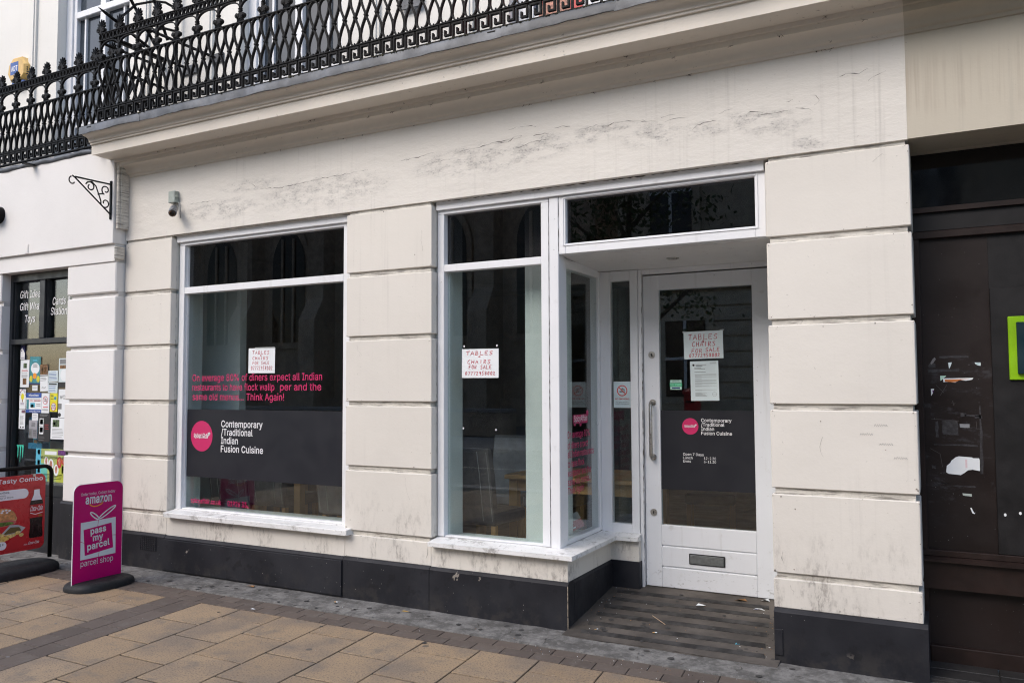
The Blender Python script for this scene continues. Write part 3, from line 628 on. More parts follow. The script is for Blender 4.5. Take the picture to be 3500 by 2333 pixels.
# the brown band across the pavement
BAND0, BAND1 = -5.31, -4.93
for k in range(12):
    y = -.58 - .2 * k
    stone(BAND0, BAND0 + .19, y - .2, y, 'paving_block', M_BLOCK, jit=.0005, g=.0028, c=.002)
    stone(BAND0 + .19, BAND1, y - .1, y + (.1 if k else 0), 'paving_block', M_BLOCK, jit=.0005, g=.0028, c=.002)
# tan slabs, staggered column by column
edges = [-4.93 + .4005 * i for i in range(0, 17)]
cols = [(edges[i], edges[i + 1], i) for i in range(16)] + [(BAND0 - .4005 * (i + 1), BAND0 - .4005 * i, i + 1) for i in range(11)]
far = MB()
for x0, x1, i in cols:
    ys = [-.58]
    y = -.994 if i % 2 == 0 else -.78
    if x1 < -5.2: y += -.07
    while y > -6.0: ys.append(y); y -= .43
    for a, b in zip(ys, ys[1:]):
        if a > -2.75: stone(x0, x1, b, a, 'paving_slab', M_SLAB, gy=.008)
        else:
            vs, fs = stone(x0, x1, b, a, None, None); far.add(vs, fs)
for k in range(14):                              # the band goes on towards the kerb
    for s0 in (BAND0, BAND0 + .19):
        vs, fs = stone(s0, s0 + .19, -3.18 - .2 * k, -2.98 - .2 * k, None, None); far.add(vs, fs, 1)
far.build('paving_field', [M_SLAB, M_BLOCK], pav, kind='stuff')
structure(MB().box(-60, 40, -6.3, -6.0, -.2, 0, 0, .01).build('kerb', M_KERB))
structure(MB().box(-250, 250, -13.0, -6.3, -.5, -.11).build('road', M_ROAD))
ln = MB()
for yy in (-6.62, -6.78): ln.box(-60, 40, yy - .05, yy + .05, -.109, -.106)
for k in range(30): ln.box(-60 + 3.4 * k, -58.2 + 3.4 * k, -9.7, -9.6, -.109, -.106)
structure(ln.build('road_marking', plain('road paint', (.62, .60, .5), .7)))
structure(MB().box(-250, 250, -17.0, -13.0, -.3, 0, 0, .01).build('far_pavement', plain('far pavement stone', (.36, .34, .31), .85, 0, .2, 2)))
structure(MB().box(-250, 250, -260, -17.0, -.5, -.02).box(-250, 250, .45, 200, -.6, -.13).build('ground', plain('town ground', (.16, .15, .14), .9)))
# cement fillet against the wall, with an uneven outer edge
cf = MB(); xs = [-9.5 + .12 * i for i in range(88)]
top = [(x, -.345 + random.uniform(-.012, .012), .004) for x in xs]
vs = []
for x, y, z in top: vs += [(x, y - .006, -.02), (x, y, z), (x, -.12, .009 + random.uniform(-.002, .003)), (x, .46, .010)]
cf.add(vs, [(4 * i + k, 4 * i + 4 + k, 4 * i + 5 + k, 4 * i + 1 + k) for i in range(len(xs) - 1) for k in range(3)])
structure(cf.build('cement_fillet', M_CONC))
# ramp into the doorway, with grip strips
rz = lambda y: .013 + max(0, (y + .1)) * .1225
rampo = structure(MB().prism([(-.12, -.02), (-.12, .011), (.0, rz(0)), (.95, rz(.95)), (.95, -.02)], -2.195, -.86).build('doorway_ramp', M_RAMP))
for x0a, x0b, ya, yb, x1 in ((-2.132, -2.115, .742, .686, -1.05), (-2.116, -2.106, .594, .540, -1.02), (-2.12, -2.105, .452, .395, -1.0), (-2.117, -2.105, .307, .252, -.985), (-2.11, -2.098, .149, .092, -.965), (-2.11, -2.095, .008, -.045, -.945)):
    mb = MB(); e = .0035
    a = [(x0a, ya), (x0b, yb), (x1, yb + .018), (x1 - .012, ya + .018)]
    mb.add([(x, y, rz(y) - .002) for x, y in a] + [(x, y, rz(y) + e) for x, y in a], [(4, 5, 6, 7), (0, 1, 5, 4), (1, 2, 6, 5), (2, 3, 7, 6), (3, 0, 4, 7)])
    mb.build('grip_strip', M_STRIP, rampo)

# ================================================================ the restaurant building
L0, L1, M0, M1, R0, R1 = -6.655, -6.033, -4.056, -3.268, -.890, -.113
COURSES = [(2.482, 2.935), (1.990, 2.445), (1.493, 1.955), (1.006, 1.457), (.518, .969), (.317, .484)]
ZF0, ZF1 = 2.963, 3.550                        # frieze
B = thing('restaurant_building', 'cream stuccoed building with closed Indian restaurant shopfront, white window frames and black plinth', 'building', (0, 0, 0))

def pier(x0, x1, inl, inr, par, mb_block, mb_joint, y0=0.0, y1=.34, rec=.017):
    MB().box(x0 + inl, x1 - inr, y0 + rec, y1, .317, ZF0).build('pier_core', mb_joint, par)
    for zb, zt in COURSES:
        j = random.uniform(-.0015, .0015)
        MB().box(x0, x1, y0 + j, y1 + .01, zb, zt, 0, .0045).build('stone_block', mb_block, par)
pier(L0 + .004, L1, 0, .020, B, M_CREAM, M_JOINT, y1=.08)
pier(M0, M1, .020, .020, B, M_CREAM, M_JOINT, y1=.08)
pier(R0, R1, .018, .020, B, M_CREAM, M_JOINT, y1=.3)
MB().box(L0, L1 + .06, .09, .30, .1, ZF0).box(M0 - .06, M1 + .06, .09, .30, .1, ZF0).box(R0 - .03, R1 - .03, .31, 1.1, .1, ZF0).build('wall_core', M_INT, B)
fr = MB()
fr.box(L0 + .002, -.12, 0, .34, ZF0, ZF1)
fr.build('frieze', M_FRIEZE, B)
# ragged cracks where the render has blistered
CRACKS = [[(-5.242, 3.306), (-5.107, 3.324), (-4.972, 3.254), (-4.749, 3.239), (-4.498, 3.251), (-4.324, 3.262), (-4.087, 3.264), (-3.852, 3.274)], [(-5.808, 3.218), (-5.519, 3.216)], [(-3.544, 3.303), (-3.407, 3.305), (-3.244, 3.323)], [(-3.347, 3.232), (-3.215, 3.254), (-3.105, 3.249)], [(-3.085, 3.281), (-2.985, 3.307), (-2.888, 3.303), (-2.759, 3.323), (-2.630, 3.323), (-2.524, 3.331)], [(-2.564, 3.257), (-2.459, 3.284), (-2.319, 3.287)], [(-2.626, 3.397), (-2.564, 3.404), (-2.451, 3.402), (-2.412, 3.388)], [(-2.716, 3.315), (-2.635, 3.311), (-2.582, 3.339), (-2.520, 3.338)], [(-2.434, 3.325), (-2.348, 3.328), (-2.314, 3.326)], [(-2.272, 3.355), (-2.214, 3.358), (-2.156, 3.350)], [(-2.091, 3.331), (-2.058, 3.317), (-2.010, 3.322), (-1.970, 3.331), (-1.950, 3.315), (-1.887, 3.311), (-1.840, 3.324), (-1.774, 3.323), (-1.713, 3.314), (-1.641, 3.313)], [(-1.660, 3.302), (-1.615, 3.302), (-1.560, 3.294)], [(-1.523, 3.309), (-1.475, 3.316), (-1.431, 3.314)], [(-1.497, 3.280), (-1.446, 3.289), (-1.360, 3.283)], [(-1.326, 3.199), (-1.290, 3.226), (-1.255, 3.234), (-1.213, 3.235), (-1.171, 3.230)], [(-1.157, 3.275), (-1.122, 3.283), (-1.081, 3.291)], [(-0.995, 3.245), (-0.968, 3.258), (-0.907, 3.248)], [(-0.908, 3.228), (-0.849, 3.229), (-0.804, 3.228), (-0.749, 3.226)], [(-0.708, 3.238), (-0.670, 3.228), (-0.633, 3.219), (-0.609, 3.196)], [(-0.625, 3.300), (-0.594, 3.292), (-0.570, 3.263), (-0.602, 3.235)], [(-0.754, 3.281), (-0.735, 3.281), (-0.722, 3.289)], [(-0.464, 3.377), (-0.427, 3.388), (-0.356, 3.380), (-0.309, 3.400)], [(-0.310, 3.332), (-0.281, 3.343), (-0.217, 3.370)]]
M_CRACK = plain('dark crack', (.10, .092, .085), .9, 0, .3, 30)
PF = facade(0)
def crack(pl, pts, par, m, lift=.0008, wmax=1.0, jit=1.0, name='crack'):
    q = []
    for (xa, za), (xb, zb) in zip(pts, pts[1:]):
        n_ = max(2, int(math.hypot(xb - xa, zb - za) / .022))
        for k in range(n_): q.append((xa + (xb - xa) * k / n_ + random.uniform(-.004, .004) * jit, za + (zb - za) * k / n_ + random.uniform(-.0045, .0045) * jit))
    q.append(pts[-1])
    up_, lo_ = [], []
    for k, (x_, z_) in enumerate(q):
        a_ = q[max(0, k - 1)]; b_ = q[min(len(q) - 1, k + 1)]; l_ = math.hypot(b_[0] - a_[0], b_[1] - a_[1]) or 1
        nx, nz = -(b_[1] - a_[1]) / l_, (b_[0] - a_[0]) / l_
        t_ = math.sin(math.pi * min(1, (k + .6) / len(q))); w_ = random.choice((.0004, .0008, .0015, .003)) * (.4 + .8 * t_) * wmax
        up_.append((x_ + nx * w_ * .5, z_ + nz * w_ * .5)); lo_.append((x_ - nx * w_, z_ - nz * w_))
    W_ = pl[1].cross(pl[2]); m_ = len(q)
    vs = [pl[0] + pl[1] * x_ + pl[2] * z_ + W_ * lift for x_, z_ in up_ + lo_]
    return MB().add(vs, [(k, k + 1, m_ + k + 1, m_ + k) for k in range(m_ - 1)]).build(name, m, par)
for pts in CRACKS: crack(PF, pts, B, M_CRACK)
# hairline cracks and chipped edges on the blocks
for pts in ([(-.80, .449), (-.78, .42), (-.785, .40)], [(-.83, .56), (-.845, .60), (-.835, .64)], [(-3.95, 1.93), (-3.94, 1.88), (-3.90, 1.84)], [(-5.72, 1.60), (-5.715, 1.57), (-5.735, 1.52)], [(-3.35, 2.75), (-3.36, 2.68), (-3.345, 2.6)],
            [(-.60, 1.31), (-.62, 1.25), (-.60, 1.19)], [(-3.31, .37), (-3.30, .42), (-3.305, .48)], [(-6.58, 2.36), (-6.55, 2.40), (-6.56, 2.44)], [(-3.76, .45), (-3.77, .40), (-3.76, .34)], [(-3.50, .95), (-3.49, .86), (-3.455, .78)], [(-.3, 2.86), (-.25, 2.90), (-.22, 2.89)]):
    crack(PF, pts, B, M_CRACK, .0022, .45)
M_CHIP = plain('dirty chipped plaster', (.23, .20, .175), .9, 0, .4, 40)
mb = MB()
for k in range(130):
    xa, xb = random.choice(((L0 + .02, L1), (M0, M1), (M0, M1), (R0, R1), (R0, R1), (R0, R1)))
    x_ = random.choice((random.uniform(xa, xb), xa + abs(random.gauss(0, .012)) + .004, xb - abs(random.gauss(0, .012)) - .004))
    zb_, zt_ = random.choice(COURSES); z_ = random.choice((random.uniform(zb_, zt_), zb_ + abs(random.gauss(0, .010)) + .004, zt_ - abs(random.gauss(0, .006)) - .004))
    r_ = random.uniform(.0012, .005)
    mb.flat(PF, [(x_ + r_ * random.uniform(.5, 1.3) * math.cos(a_), z_ + r_ * random.uniform(.5, 1.2) * math.sin(a_)) for a_ in (0, 1.05, 2.1, 3.14, 4.2, 5.2)], .0021, 0, .0003)
mb.build('paint_chip', M_CHIP, B, kind='stuff')
MB().box(L1, M0, .02, .06, 2.955, 2.966).build('lintel_board', M_JOINT, B)

# cornice: bed mould, soffit, fascia, cyma, all one run of plaster
def cornice(x0, x1, m, par):
    pr = [(.0, ZF1), (-.012, ZF1 + .004), (-.014, 3.572), (-.030, 3.580)]
    for k in range(7):
        a = k / 6 * math.pi / 2
        pr.append((-.034 - .062 * (1 - math.cos(a)), 3.586 + .052 * math.sin(a)))
    pr += [(-.108, 3.640), (-.108, 3.672), (-.124, 3.676), (-.128, 3.700), (-.306, 3.706), (-.306, 3.698), (-.318, 3.698), (-.318, 3.788), (-.334, 3.790), (-.334, 3.806), (-.346, 3.808), (-.347, 3.818), (-.351, 3.829), (-.359, 3.838), (-.371, 3.845), (-.387, 3.850), (-.402, 3.854), (-.414, 3.860)]
    pr += [(-.420, 3.868), (-.420, 3.912), (.30, 3.925), (.30, ZF1)]
    return MB().prism(pr, x0, x1).build('cornice', m, par, smooth=28)
co = cornice(-6.72, -.120, M_CORN, B)
# lead flashing in lapped sheets, dressed over the edge
x = -6.735; i = 0
while x < -.14:
    x2 = min(x + random.uniform(.75, .95), -.118)
    mb = MB(); n = 10; pts = []
    for k in range(n + 1):
        t = k / n; xx = x - .012 + (x2 - x + .012) * t
        wob = .004 * math.sin(xx * 7.3) + random.uniform(-.0035, .0035); low = random.uniform(-.005, .005)
        pts += [(xx, -.30, 3.932), (xx, -.424 + wob * .4, 3.928 + .002 * (i % 2)), (xx, -.431 + wob - .002 * (i % 2), 3.915), (xx, -.432 + wob, 3.862 + low), (xx, -.4215, 3.862 + low), (xx, -.4215, 3.9255)]
    fs = [(6 * a + k, 6 * a + (k + 1), 6 * a + 7 + k, 6 * a + 6 + k) for a in range(n) for k in range(5)]
    fs += [(5, 4, 3, 2, 1, 0), tuple(6 * n + k for k in range(6))]
    mb.add(pts, fs); mb.build('lead_sheet', M_LEAD, co, smooth=40)
    x = x2; i += 1
mb = MB()
for k in range(420):
    xx = random.uniform(-4.4, -1.2) if random.random() < .72 else random.uniform(-6.6, -.2)
    mb.ell((xx, random.uniform(-.43, -.38), 3.930), (random.uniform(.004, .013), .007, random.uniform(.003, .009)), 0, 5)
mb.build('moss', M_MOSS, co, kind='stuff')

mb = MB()
for k in range(46):
    xx = random.uniform(-6.2, -.2); yy, zz = random.choice(((-.111, 3.640), (-.128, 3.694), (-.004, 3.551), (-.004, 3.551)))
    for j in range(random.choice((2, 3, 3, 7))):
        a_ = random.uniform(0, 6.28); l_ = random.uniform(.006, .028)
        mb.tube([(xx, yy - .003, zz - .003), (xx + l_ * math.cos(a_), yy - .005, zz - .003 + l_ * .6 * math.sin(a_))], .0009, 3)
    r_ = random.uniform(.001, .0045); mb.ell((xx, yy - .003, zz - .003), (r_, r_, r_), 0, 5)
mb.build('cobweb', plain('dusty cobweb', (.07, .06, .05), .9), co, kind='stuff')

# black plinth with its chamfered top, in panels
def plinth_run(x0, x1, name='plinth_panel', y=-.022, z0=0.0, par=None, back=.09):
    pr = [(y, z0), (y, .296), (y + .004, .301), (-.002, .3175), (back, .3175), (back, z0)]
    return MB().prism(pr, x0 + .0012, x1 - .0012).build(name, M_BLACK, par or B)
plinth_run(L0 + .01, L1 - .004)
plinth_run(L1, M0 - .002)
MB().box(L1 + .004, M0 - .006, -.034, -.0225, .024, .286, 0, .002).build('access_board', M_BLACK, B)
plinth_run(M0, M1 - .006)
plinth_run(M1 - .004, -2.19)
plinth_run(R0, R1 + .022, back=.3)
MB().box(R0 + .003, R0 + .048, -.030, -.0225, .055, .20, 0, .002).build('patch_board', M_BLACK, B)
# the plinth turns into the doorway
MB().prism([(-2.19, .0), (-2.19, .298), (-2.205, .3175), (-2.29, .3175), (-2.29, .0)], .091, .792, 'y').build('plinth_panel', M_BLACK, B)
MB().box(-2.19 - .1, -1.978, .793, .872, .0, .318, 0, .003).build('plinth_panel', M_BLACK, B)
M_WORN = plain('bare worn render', (.30, .25, .19), .9, 0, .4, 40)
for k_ in range(3):
    crackz = [(-2.1925, .0 + .1 * k_), (-2.1935, .05 + .1 * k_), (-2.1925, .096 + .1 * k_)]
    MB().prism([(-2.1922 - .002 * random.random(), z_) for z_ in (crackz[0][1], crackz[1][1], crackz[2][1])] + [(-2.1885, z_) for z_ in (crackz[2][1], crackz[0][1])], -.0236, -.0215, 'y').build('worn_arris', M_WORN, B)
v = MB().box(-6.351, -6.13, -.0245, -.0222, .170, .300)
for a in range(9):
    for b in range(8): v.box(-6.346 + .0242 * a, -6.329 + .0242 * a, -.0285, -.0245, .174 + .0158 * b, .1838 + .0158 * b)
v.build('vent_grille', M_BLACK, B)

# aprons under the windows
MB().box(L1 + .001, M0 - .001, 0.0005, .09, .317, .50).build('window_apron', M_CREAM, B)
MB().box(M1 + .001, -2.200, 0.0005, .09, .317, .495).build('window_apron', M_CREAM, B)
MB().box(-2.285, -2.2005, .0905, .80, .317, .49).build('window_apron', M_CREAM, B)
MB().box(-2.284, -1.985, .801, .87, .318, .49).build('window_apron', M_CREAM, B)

def sill(x0, x1, yf, yb, z0, zf, zb, par, ends=(0, 0)):
    return MB().prism([(yf, z0), (yf, zf - .004), (yf + .004, zf), (yb - .03, zb), (yb - .03, zb + .006), (yb, zb + .007), (yb, z0)], x0, x1).build('sill', M_SILL, par)

FY, GY = .07, .12
def pane(par, x0, x1, z0, z1, y, m, name='pane'):
    return MB().box(x0, x1, y, y + .006, z0, z1).build(name, m, par)
# ---------------- left shop window
W1 = MB()
W1.box(L1 + .002, M0 - .002, FY - .022, FY + .06, 2.898, 2.972, 0, .003)       # header board
W1.box(L1 + .024, M0 - .024, FY, FY + .07, 2.872, 2.897, 0, .002)
W1.box(L1 + .024, L1 + .088, FY, FY + .07, .535, 2.871, 0, .003)              # stiles
W1.box(M0 - .088, M0 - .024, FY, FY + .07, .535, 2.871, 0, .003)
W1.box(L1 + .0885, M0 - .0885, FY + .001, FY + .069, 2.436, 2.494, 0, .003)   # transom
W1.box(L1 + .0885, M0 - .0885, FY + .012, FY + .069, .527, .551, 0, .003)
W1.box(L1 + .0890, L1 + .098, FY + .030, FY + .05, .552, 2.435)               # glazing beads
W1.box(L1 + .0890, L1 + .098, FY + .030, FY + .05, 2.495, 2.871)
w1 = W1.build('shop_window', M_WHITE, B)
sill(-6.004, M0 + .062, -.062, FY + .012, .484, .523, .534, w1)
pane(w1, L1 + .0885, M0 - .0885, 2.494, 2.872, GY, M_TINT)
pane(w1, L1 + .0885, M0 - .0885, .551, 2.436, GY, M_GLASS)
P = facade(GY)
MB().rect(P, L1 + .098, M0 - .0885, .821, 1.411, .0016).build('vinyl_band', M_VINYL, w1)
def words(par, pl, m, body, x0, base, cap, x1=None, bold=0.0, k=.003, slant=0.0):
    return MB().text(pl, body, x0, base, cap, x1, 0, bold, slant, k).build('lettering', m, par)
def emblem(par, pl, c, r, rx=1.0):
    mb = MB().disc(pl, c, r * rx, .0026, 0, 48, r)
    mb.build('roundel', M_PINK, par)
    bubble = MB()
    w_ = r * 1.46 * rx
    bubble.text(pl, 'SpicyAffair', c[0] - w_ / 2, c[1] - r * .085, r * .23, c[0] + w_ / 2 - r * .12, 0, .07, 0, .0036, .92)
    bubble.rect(pl, c[0] - w_ / 2 + r * .03, c[0] + w_ / 2 - r * .14, c[1] - r * .12, c[1] + r * .10, .0033)
    bubble.disc(pl, (c[0] + w_ / 2 - r * .10, c[1] + r * .17), r * .075 * rx, .0034, 0, 14, r * .085)
    bubble.disc(pl, (c[0] + w_ / 2 + r * .0, c[1] + r * .19), r * .065 * rx, .0034, 0, 14, r * .08)
    bubble.flat(pl, [(c[0] + w_ / 2 - r * .16, c[1] + r * .14), (c[0] + w_ / 2 - r * .08, c[1] + r * .0), (c[0] + w_ / 2 + r * .05, c[1] + r * .15)], .0034)
    bubble.text(pl, 'SpicyAffair', c[0] - w_ / 2 + r * .03, c[1] - r * .075, r * .20, c[0] + w_ / 2 - r * .17, 1, .006, 0, .0044, .92)
    bubble.build('lettering', [M_WVIN, M_PINK], par)
emblem(w1, P, (-5.750, 1.178), .133)
for body, z, x1 in (('Contemporary', 1.262, -5.031), ('/Traditional', 1.191, -5.143), ('Indian', 1.120, -5.312), ('Fusion Cuisine', 1.049, -5.023)):
    words(w1, P, M_WVIN, body, -5.513, z, .0555, x1, .014)
for body, x0, z, cp, x1 in (('On average 80% of diners expect all Indian', -5.878, 1.660, .058, -4.394), ('restaurants to have flock wallp', -5.876, 1.577, .058, -4.905), ('per and the', -4.842, 1.577, .058, -4.402),
                            ('same old menus... Think Again!', -5.874, 1.493, .058, -4.797), ('spicyaffair.co.uk', -5.872, .596, .040, -5.503)):
    words(w1, P, M_PINK, body, x0, z, cp, x1, .010, .002)
t = MB().text(P, '01926 33', -5.424, .592, .044, -5.203, 0, .004, 0, .002)
t.line(P, [(-5.198, .606), (-5.193, .594), (-5.176, .590)], .007, .002)
t.build('lettering', M_PINK, w1)

# ---------------- bay window beside the door
W2 = MB()
W2.box(M1 + .006, R0 - .016, FY - .022, FY + .06, 2.900, 2.968, 0, .003)      # header over bay and door
W2.box(M1 + .006, -2.356, FY, FY + .07, 2.872, 2.899, 0, .002)
W2.box(M1 + .006, M1 + .062, FY, FY + .07, .522, 2.871, 0, .003)
W2.box(-2.414, -2.356, FY, FY + .07, .519, 2.871, 0, .003)
W2.box(-2.350, -2.280, FY - .004, FY + .10, .514, 2.899, 0, .004)             # corner post
W2.box(M1 + .0625, -2.4145, FY + .001, FY + .069, 2.444, 2.497, 0, .003)
W2.box(M1 + .0625, -2.4145, FY + .012, FY + .069, .517, .530, 0, .003)
w2 = W2.build('bay_window', M_WHITE, B)
pane(w2, M1 + .0625, -2.4145, 2.497, 2.872, GY, M_TINT)
pane(w2, M1 + .0625, -2.4145, .530, 2.444, GY, M_GLASS)
# side light facing the doorway
SX = -2.300
W3 = MB()
W3.box(-2.352, -2.284, .1715, .206, .52, 2.49, 0, .002)
W3.box(-2.352, -2.284, .800, .868, .52, 2.47, 0, .003)
W3.box(-2.350, -2.285, .2065, .7995, 2.425, 2.488, 0, .002)
W3.box(-2.350, -2.285, .2065, .7995, .518, .548, 0, .002)
w3 = W3.build('bay_side_window', M_WHITE, B)
MB().box(SX - .006, SX, .2065, .7995, .548, 2.425).build('pane', M_GLASS, w3)
P3 = sideways(SX)
for txt, z, y1 in (('On average 80%', 1.240, .64), ('of diners expect', 1.166, .606), ('all Indian restaurants', 1.104, .715), ('to have flock', 1.038, .535), ('wallpaper and the', .974, .655), ('same old menus..', .912, .650), ('Think Again!', .852, .524)):
    words(w3, P3, M_PINK, txt, .238, z, .047, y1, .008, .002)
t = MB()
t.rect(P3, .345, .600, 1.335, 1.398, .0016); t.disc(P3, (.60, 1.405), .022, .0016, 0, 14); t.disc(P3, (.37, 1.34), .02, .0016, 0, 12); t.disc(P3, (.47, 1.335), .02, .0016, 0, 12)
t.text(P3, 'SpicyAffair', .350, 1.350, .042, .590, 1, .006, 0, .003)
t.build('lettering', [M_PINK, M_WVIN], w3)
# the narrow light facing the street beside the door
RY = .835
W4 = MB()
W4.box(-2.2835, -2.204, RY, RY + .06, .515, 2.470, 0, .003)
W4.box(-2.046, -1.988, RY, RY + .06, .515, 2.470, 0, .003)
W4.box(-2.2035, -2.0465, RY + .001, RY + .06, 2.394, 2.470, 0, .003)
W4.box(-2.2035, -2.0465, RY + .001, RY + .06, .513, .579, 0, .003)
w4 = W4.build('door_side_window', M_WHITE, B)
pane(w4, -2.2035, -2.0465, .579, 2.394, RY + .028, M_GLASS)
# one sill runs round the bay corner, mitred
s = MB()
o = [(M1 + .008, -.062), (-2.143, -.062), (-2.143, .752), (-1.978, .752)]
i = [(M1 + .008, FY + .012), (-2.284, FY + .012), (-2.284, RY + .006), (-1.978, RY + .006)]
vs = []
for (ox, oy), (ix, iy) in zip(o, i):
    vs += [(ox, oy, .470), (ox, oy, .499), (ix, iy, .517), (ix, iy, .470)]
s.add(vs, [(4 * a + k, 4 * a + (k + 1) % 4, 4 * a + 4 + (k + 1) % 4, 4 * a + 4 + k) for a in range(3) for k in range(4)] + [(0, 1, 2, 3), (12, 13, 14, 15)])
s.build('sill', M_SILL, w2)

# ---------------- fanlight above the doorway, soffit, downlight
W5 = MB()
W5.box(-2.2785, -2.228, FY, FY + .10, 2.500, 2.899, 0, .003)
W5.box(-.966, R0 - .012, FY, FY + .10, 2.500, 2.899, 0, .003)
W5.box(-2.2275, -.9665, FY, FY + .10, 2.876, 2.899, 0, .002)
W5.box(-2.2275, -.9665, FY, FY + .10, 2.500, 2.570, 0, .003)
for a in ((-2.246, -2.241, 2.555, 2.888), (-.953, -.948, 2.555, 2.888)): W5.box(a[0], a[1], FY - .005, FY - .0005, a[2], a[3])
W5.box(-2.240, -.954, FY - .005, FY - .0005, 2.555, 2.560).box(-2.240, -.954, FY - .005, FY - .0005, 2.883, 2.888)
w5 = W5.build('fanlight', M_WHITE, B)
pane(w5, -2.2275, -.9665, 2.570, 2.876, FY + .035, M_TINT)
MB().add([(-2.29, .171, 2.498), (R0 + .02, .171, 2.498), (R0 + .02, .93, 2.470), (-2.29, .93, 2.470), (-2.29, .171, 2.56), (R0 + .02, .171, 2.56), (R0 + .02, .93, 2.56), (-2.29, .93, 2.56)],
         [(0, 1, 2, 3), (4, 5, 6, 7), (0, 1, 5, 4), (1, 2, 6, 5), (2, 3, 7, 6), (3, 0, 4, 7)]).build('doorway_soffit', M_SOFFIT, B)
t = MB().lathe([(.044, 0), (.044, -.004), (.036, -.008), (.029, -.005), (.026, .004)], (-1.617, .521, 2.486), 20)
dl = thing('downlight', 'small round recessed downlight in the white soffit over the doorway', 'light', (-1.617, .521, 2.486))
t.build('trim_ring', M_STEEL, dl, smooth=40)
MB().lathe([(.024, 0), (.024, .01)], (-1.617, .521, 2.4825), 16).build('lamp', M_INKG, dl)

# ---------------- the door
DY = .88
fr = MB()
fr.box(-1.985, -1.961, DY - .03, DY + .05, .10, 2.47, 0, .002)
fr.box(-1.9605, -.90, DY - .01, DY + .05, 2.434, 2.472, 0, .002)
fr.box(-.946, -.905, DY - .03, DY + .05, .12, 2.4335, 0, .002)
fr.build('door_frame', M_WHITE, B)
d = MB()
d.box(-1.956, -1.836, DY, DY + .045, .138, 2.424, 0, .003)
d.box(-1.157, -.950, DY, DY + .045, .138, 2.424, 0, .003)
d.box(-1.8358, -1.1572, DY, DY + .045, 2.312, 2.424, 0, .002)
for z0, z1 in ((.138, .281), (.289, .432), (.440, .587)): d.box(-1.8358, -1.1572, DY + .0005, DY + .045, z0, z1, 0, .004)
d.box(-1.83, -1.16, DY + .009, DY + .04, .2, .55)
door = d.build('entrance_door', M_DOOR, B)
pane(door, -1.8358, -1.1572, .587, 2.312, DY + .016, M_GLASS)
PD = facade(DY + .016)
MB().flat(PD, [(-1.833, .844), (-1.159, .852), (-1.159, 1.423), (-1.833, 1.420)], .0016).build('vinyl_band', M_VINYL, door)
emblem(door, PD, (-1.615, 1.307), .0595)
for txt, z, x1 in (('Contemporary', 1.3405, -1.317), ('/Traditional', 1.3095, -1.368), ('Indian', 1.279, -1.442), ('Fusion Cuisine', 1.248, -1.315)): words(door, PD, M_WVIN, txt, -1.535, z, .0238, x1, .012)
for txt, x0, z, x1 in (('Open 7 Days', -1.671, 1.096, -1.520), ('Lunch', -1.671, 1.071, -1.601), ('12-2.30', -1.518, 1.071, -1.432), ('Eves', -1.671, 1.046, -1.614), ('6-11.30', -1.518, 1.046, -1.432)):
    words(door, PD, M_WVIN, txt, x0, z, .0182, x1, .004)
h = MB(); hx = -1.889
h.tube([(hx, DY - .002, 1.478), (hx, DY - .048, 1.478), (hx, DY - .062, 1.464), (hx, DY - .062, 1.09), (hx, DY - .048, 1.076), (hx, DY - .002, 1.076)], .0125, 10)
for zz in (1.478, 1.076): h.lathe([(.024, 0), (.024, .005), (.02, .008)], (0, 0, 0), 1)
h = MB(); h.tube([(hx, DY - .002, 1.478), (hx, DY - .048, 1.478), (hx, DY - .062, 1.464), (hx, DY - .062, 1.09), (hx, DY - .048, 1.076), (hx, DY - .002, 1.076)], .0125, 10)
for zz in (1.478, 1.076): h.cyl((hx, DY - .008, zz), .024, .008, 'y', 18)
h.build('handle', M_STEEL, door, smooth=40)
for zz in (1.831, .673):
    k = MB().cyl((-1.893, DY - .005, zz), .0255, .005, 'y', 24)
    k.cyl((-1.893, DY - .0055, zz + .004), .0055, .001, 'y', 12, 1).box(-1.896, -1.890, DY - .0055, DY - .0048, zz - .012, zz + .004, 1)
    k.build('keyhole_plate', [M_STEEL, M_DARKH], door, smooth=40)
b = MB()
b.box(-1.634, -1.376, DY - .006, DY, .320, .397, 0, .004)
b.box(-1.625, -1.385, DY - .011, DY - .006, .327, .382, 1, .003).box(-1.625, -1.385, DY - .013, DY - .006, .383, .389, 1, .002)
b.build('letterbox', [M_INK, M_ALU], door)

# open gaps and perished sealant round the joinery
M_GAP = plain('dirty gap', (.045, .036, .028), .9, 0, .4, 30)
pg = facade(FY - .0225)
crack(pg, [(L1 + .01, 2.967), (M0 - .01, 2.967)], B, M_GAP, .0006, 1.5, .5, 'gap_line')
crack(pg, [(M1 + .01, 2.963), (R0 - .02, 2.963)], B, M_GAP, .0006, 1.8, .5, 'gap_line')
for x_ in (L1, M1):
    crack(sideways(x_ + .0008), [(FY - .012, .54), (FY - .010, 1.6), (FY - .012, 2.88)], B, M_GAP, .0004, .7, .4, 'gap_line')
crack(facade(FY - .004), [(-2.3530, .53), (-2.3530, 2.89)], w2, M_GAP, .0006, .8, .15, 'gap_line')
crack(facade(FY), [(-2.2793, 2.52), (-2.2793, 2.89)], w2, M_GAP, .0046, .8, .15, 'gap_line')
crack(facade(DY - .0305), [(-1.9585, .15), (-1.9585, 2.42)], door, M_GAP, .0, 1.2, .12, 'gap_line')

